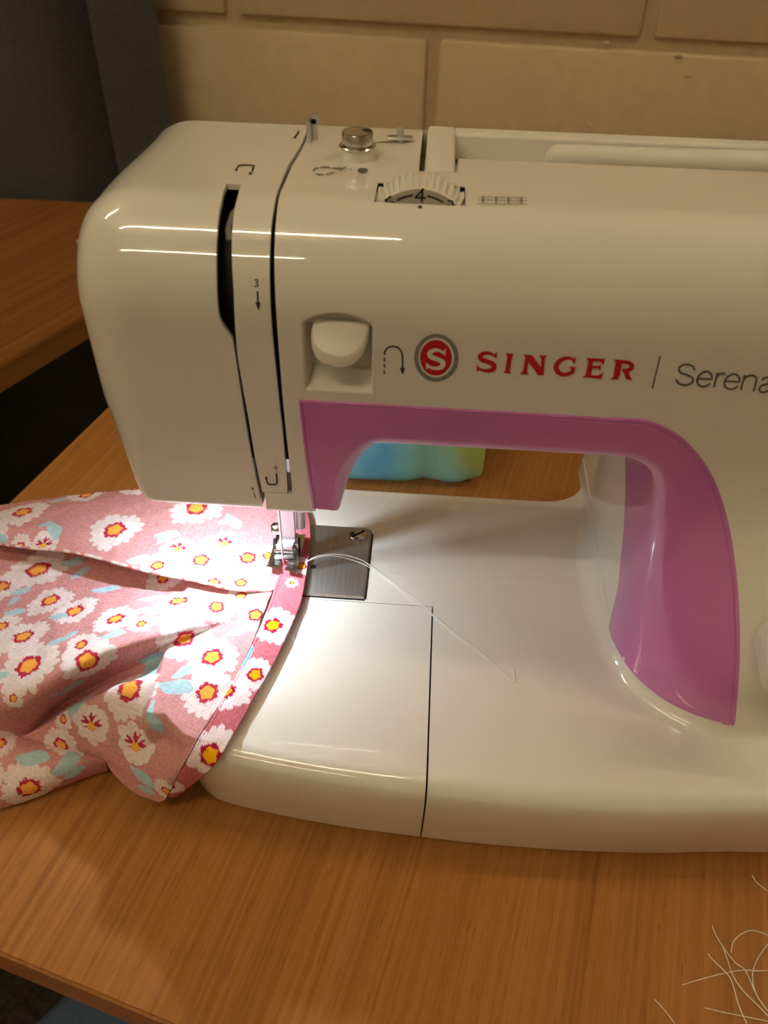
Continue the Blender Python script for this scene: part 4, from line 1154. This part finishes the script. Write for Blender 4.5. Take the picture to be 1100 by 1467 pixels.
fb = [(55, 817, 36), (2, 842, 27), (235, 826, 26), (72, 861, 28), (108, 877, 28), (166, 888, 28), (203, 895, 16), (256, 862, 30), (34, 913, 30), (0, 899, 24), (117, 925, 20), (125, 947, 34), (42, 955, 38), (264, 914, 34), (304, 942, 33), (366, 882, 24), (186, 987, 38), (297, 993, 34), (132, 1037, 26, 'S'), (195, 1066, 28, 'S'), (88, 1066, 22), (92, 1030, 14), (310, 870, 24), (345, 855, 20), (-22, 935, 26), (240, 1132, 20), (20, 1000, 12)]
lb = [(104, 807, 28, -5), (116, 822, 26, 55), (152, 846, 32, 8), (30, 848, 24, 20), (20, 862, 18, 70), (22, 878, 24, 5), (84, 884, 24, -15), (100, 912, 22, 40), (82, 920, 22, 5), (162, 910, 28, 15), (218, 858, 34, 15), (210, 876, 30, -35), (220, 942, 36, 5), (262, 964, 28, 35), (252, 985, 42, -10), (340, 905, 26, 20), (115, 1008, 34, -15), (104, 1016, 16, 60), (222, 1036, 32, -65), (208, 1026, 18, 10), (205, 1112, 38, -25), (210, 1130, 26, 5), (0, 970, 22, 10), (280, 885, 30, 20)]
sheet('near_panel', B_ctrl, fb, lb, C_WRONG, lift=0)
# lower fold coming out from under, lying on the table
C_ctrl = [
 [(-45, 1010, .010), (0, 1026, .012), (38, 1050, .014), (78, 1062, .014), (120, 1070, .013), (152, 1075, .012)],
 [(-45, 1050, .018), (0, 1052, .019), (40, 1066, .019), (80, 1074, .018), (118, 1080, .015), (150, 1082, .012)],
 [(-45, 1095, .019), (0, 1092, .020), (42, 1094, .020), (84, 1094, .019), (120, 1092, .015), (152, 1090, .010)],
 [(-45, 1145, .014), (0, 1136, .014), (46, 1126, .014), (90, 1114, .012), (125, 1104, .009), (153, 1097, .006)],
 [(-45, 1172, .004), (0, 1158, .004), (48, 1142, .004), (92, 1124, .003), (127, 1111, .003), (154, 1103, .003)]]
fc = [(5, 1040, 22), (0, 1066, 18), (42, 1130, 32), (98, 1070, 24), (-20, 1110, 20)]
lc_ = [(46, 1086, 36, 0), (95, 1095, 34, 35), (106, 1106, 26, 5)]
sheet('under_fold', C_ctrl, fc, lc_, C_WRONG, lift=0, clamp=False)
# stitched hem: doubled strip showing the saturated right side
HZ = .0558
H_in = [(424, 728, HZ), (418, 765, HZ), (408, 800, HZ), (394, 842, HZ), (381, 880, HZ), (358, 932, HZ), (330, 985, HZ), (294, 1046, .0550), (267, 1092, .0475), (240, 1140, .016)]
H_out = [(437, 728, .0552), (444, 752, .0552), (443, 788, .0552), (434, 852, .0552), (424, 882, .0552), (396, 944, .0552), (360, 1008, .0552), (318, 1080, .0548), (290, 1112, .040), (252, 1140, .012)]
H_ctrl = [[tuple(np.array(a)*(1-t)+np.array(b_)*t + np.array([0, 0, (.0006*math.sin(math.pi*t))])) for t in (0, .33, .66, 1)] for a, b_ in zip(H_in, H_out)]
fh = [(391, 897, 29), (366, 967, 25), (322, 991, 32), (302, 1082, 36), (432, 812, 16), (418, 836, 8), (240, 1118, 22)]
lh = [(345, 944, 42, 58)]
sheet('hem', H_ctrl, fh, lh, C_RIGHT, lift=.0016, label='doubled stitched hem in deeper pink')
# stitches along the hem
P = cr(np.array([at_z((a, b_), z) for a, b_, z in H_in]), 400)+np.array([.0009, 0, .0012])
bm = bmesh.new()
for k in range(60, 396, 5): tube(bm, [P[k], (P[k]+P[k+3])/2+np.array([0, 0, .0002]), P[k+3]], .00014, 5)
o = bm_obj('stitching', bm, M['stitch'], FAB, 60, kind='stuff'); o.matrix_parent_inverse = FINV

# ------------------------------------------------------------------ threads
def thread(label, pts, r=.00022, group=None, n=60):
    P = spline(pts, n); bm = bmesh.new(); c = P[0]
    tube(bm, P, r, 6); o = bm_obj('thread', bm, M['thread'], None, 60); tag(o, label, 'thread', group); return o
zt = HB+.0012
tail = [at_z(q, z) for q, z in [((437, 806), .0585), ((455, 797), .060), ((482, 794), .0585), ((512, 800), .056), ((536, 814), zt), ((570, 840), zt-.0008), ((604, 866), zt-.0008), ((640, 898), zt-.0008), ((672, 923), zt-.0008), ((700, 946), zt-.0008), ((724, 968), zt-.0008), ((735, 978), zt-.0008), ((737, 968), zt-.0008), ((733, 957), zt-.0008)]]
thread('longer white thread tail curling across the steel plate and bed, hooked at its end', tail, .00021, n=140)
tail2 = [at_z(q, z) for q, z in [((443, 803), .057), ((470, 796), .0570), ((500, 801), .0550), ((528, 812), zt), ((560, 834), zt-.0008), ((600, 868), zt-.0008), ((622, 884), zt-.0008), ((660, 914), zt-.0008), ((692, 938), zt-.0008), ((716, 962), zt-.0008)]]
thread('shorter white thread tail lying along the hooked one on the bed', tail2, .00018, n=120)
TH = [
 ('white thread curving in from the right edge below the machine front', [(1077, 1254), (1083, 1263), (1092, 1271), (1104, 1279), (1125, 1290)]),
 ('white thread end, upper of two running down to the bottom right corner', [(1020, 1326), (1024, 1337), (1034, 1354), (1052, 1378), (1068, 1391), (1082, 1422), (1098, 1446), (1120, 1470)]),
 ('white thread crossing the upper one, starting beside it and ending in the corner', [(1034, 1353), (1042, 1375), (1050, 1398), (1064, 1419), (1085, 1440), (1108, 1464)]),
 ('leftmost long white thread of the corner bundle, running down to the lower edge', [(1014, 1366), (1020, 1374), (1043, 1397), (1051, 1415), (1058, 1440), (1071, 1470)]),
 ('white thread looped in an arch at the right edge', [(1047, 1365), (1050, 1350), (1062, 1338), (1078, 1333), (1100, 1340), (1120, 1352)]),
 ('thin white thread lying nearly level across the bundle', [(977, 1411), (1000, 1404), (1030, 1396), (1062, 1390), (1090, 1391), (1115, 1389)]),
 ('white thread bowed like a bracket beside the right edge', [(1100, 1352), (1085, 1374), (1078, 1396), (1082, 1421), (1098, 1446), (1118, 1456)]),
 ('thin white thread lying level along the bottom right', [(1010, 1444), (1040, 1451), (1070, 1457), (1098, 1463), (1120, 1468)]),
 ('short stray thread left of the bundle at the lower edge', [(938, 1432), (950, 1445), (966, 1466), (972, 1480)])]
for i, (lb_, q) in enumerate(TH):
    thread(lb_, [at_z(p, .0003+.00012*(i % 4)) for p in q], .00016 if 'thin' in lb_ or 'short' in lb_ else .0002, 'loose threads on the table')
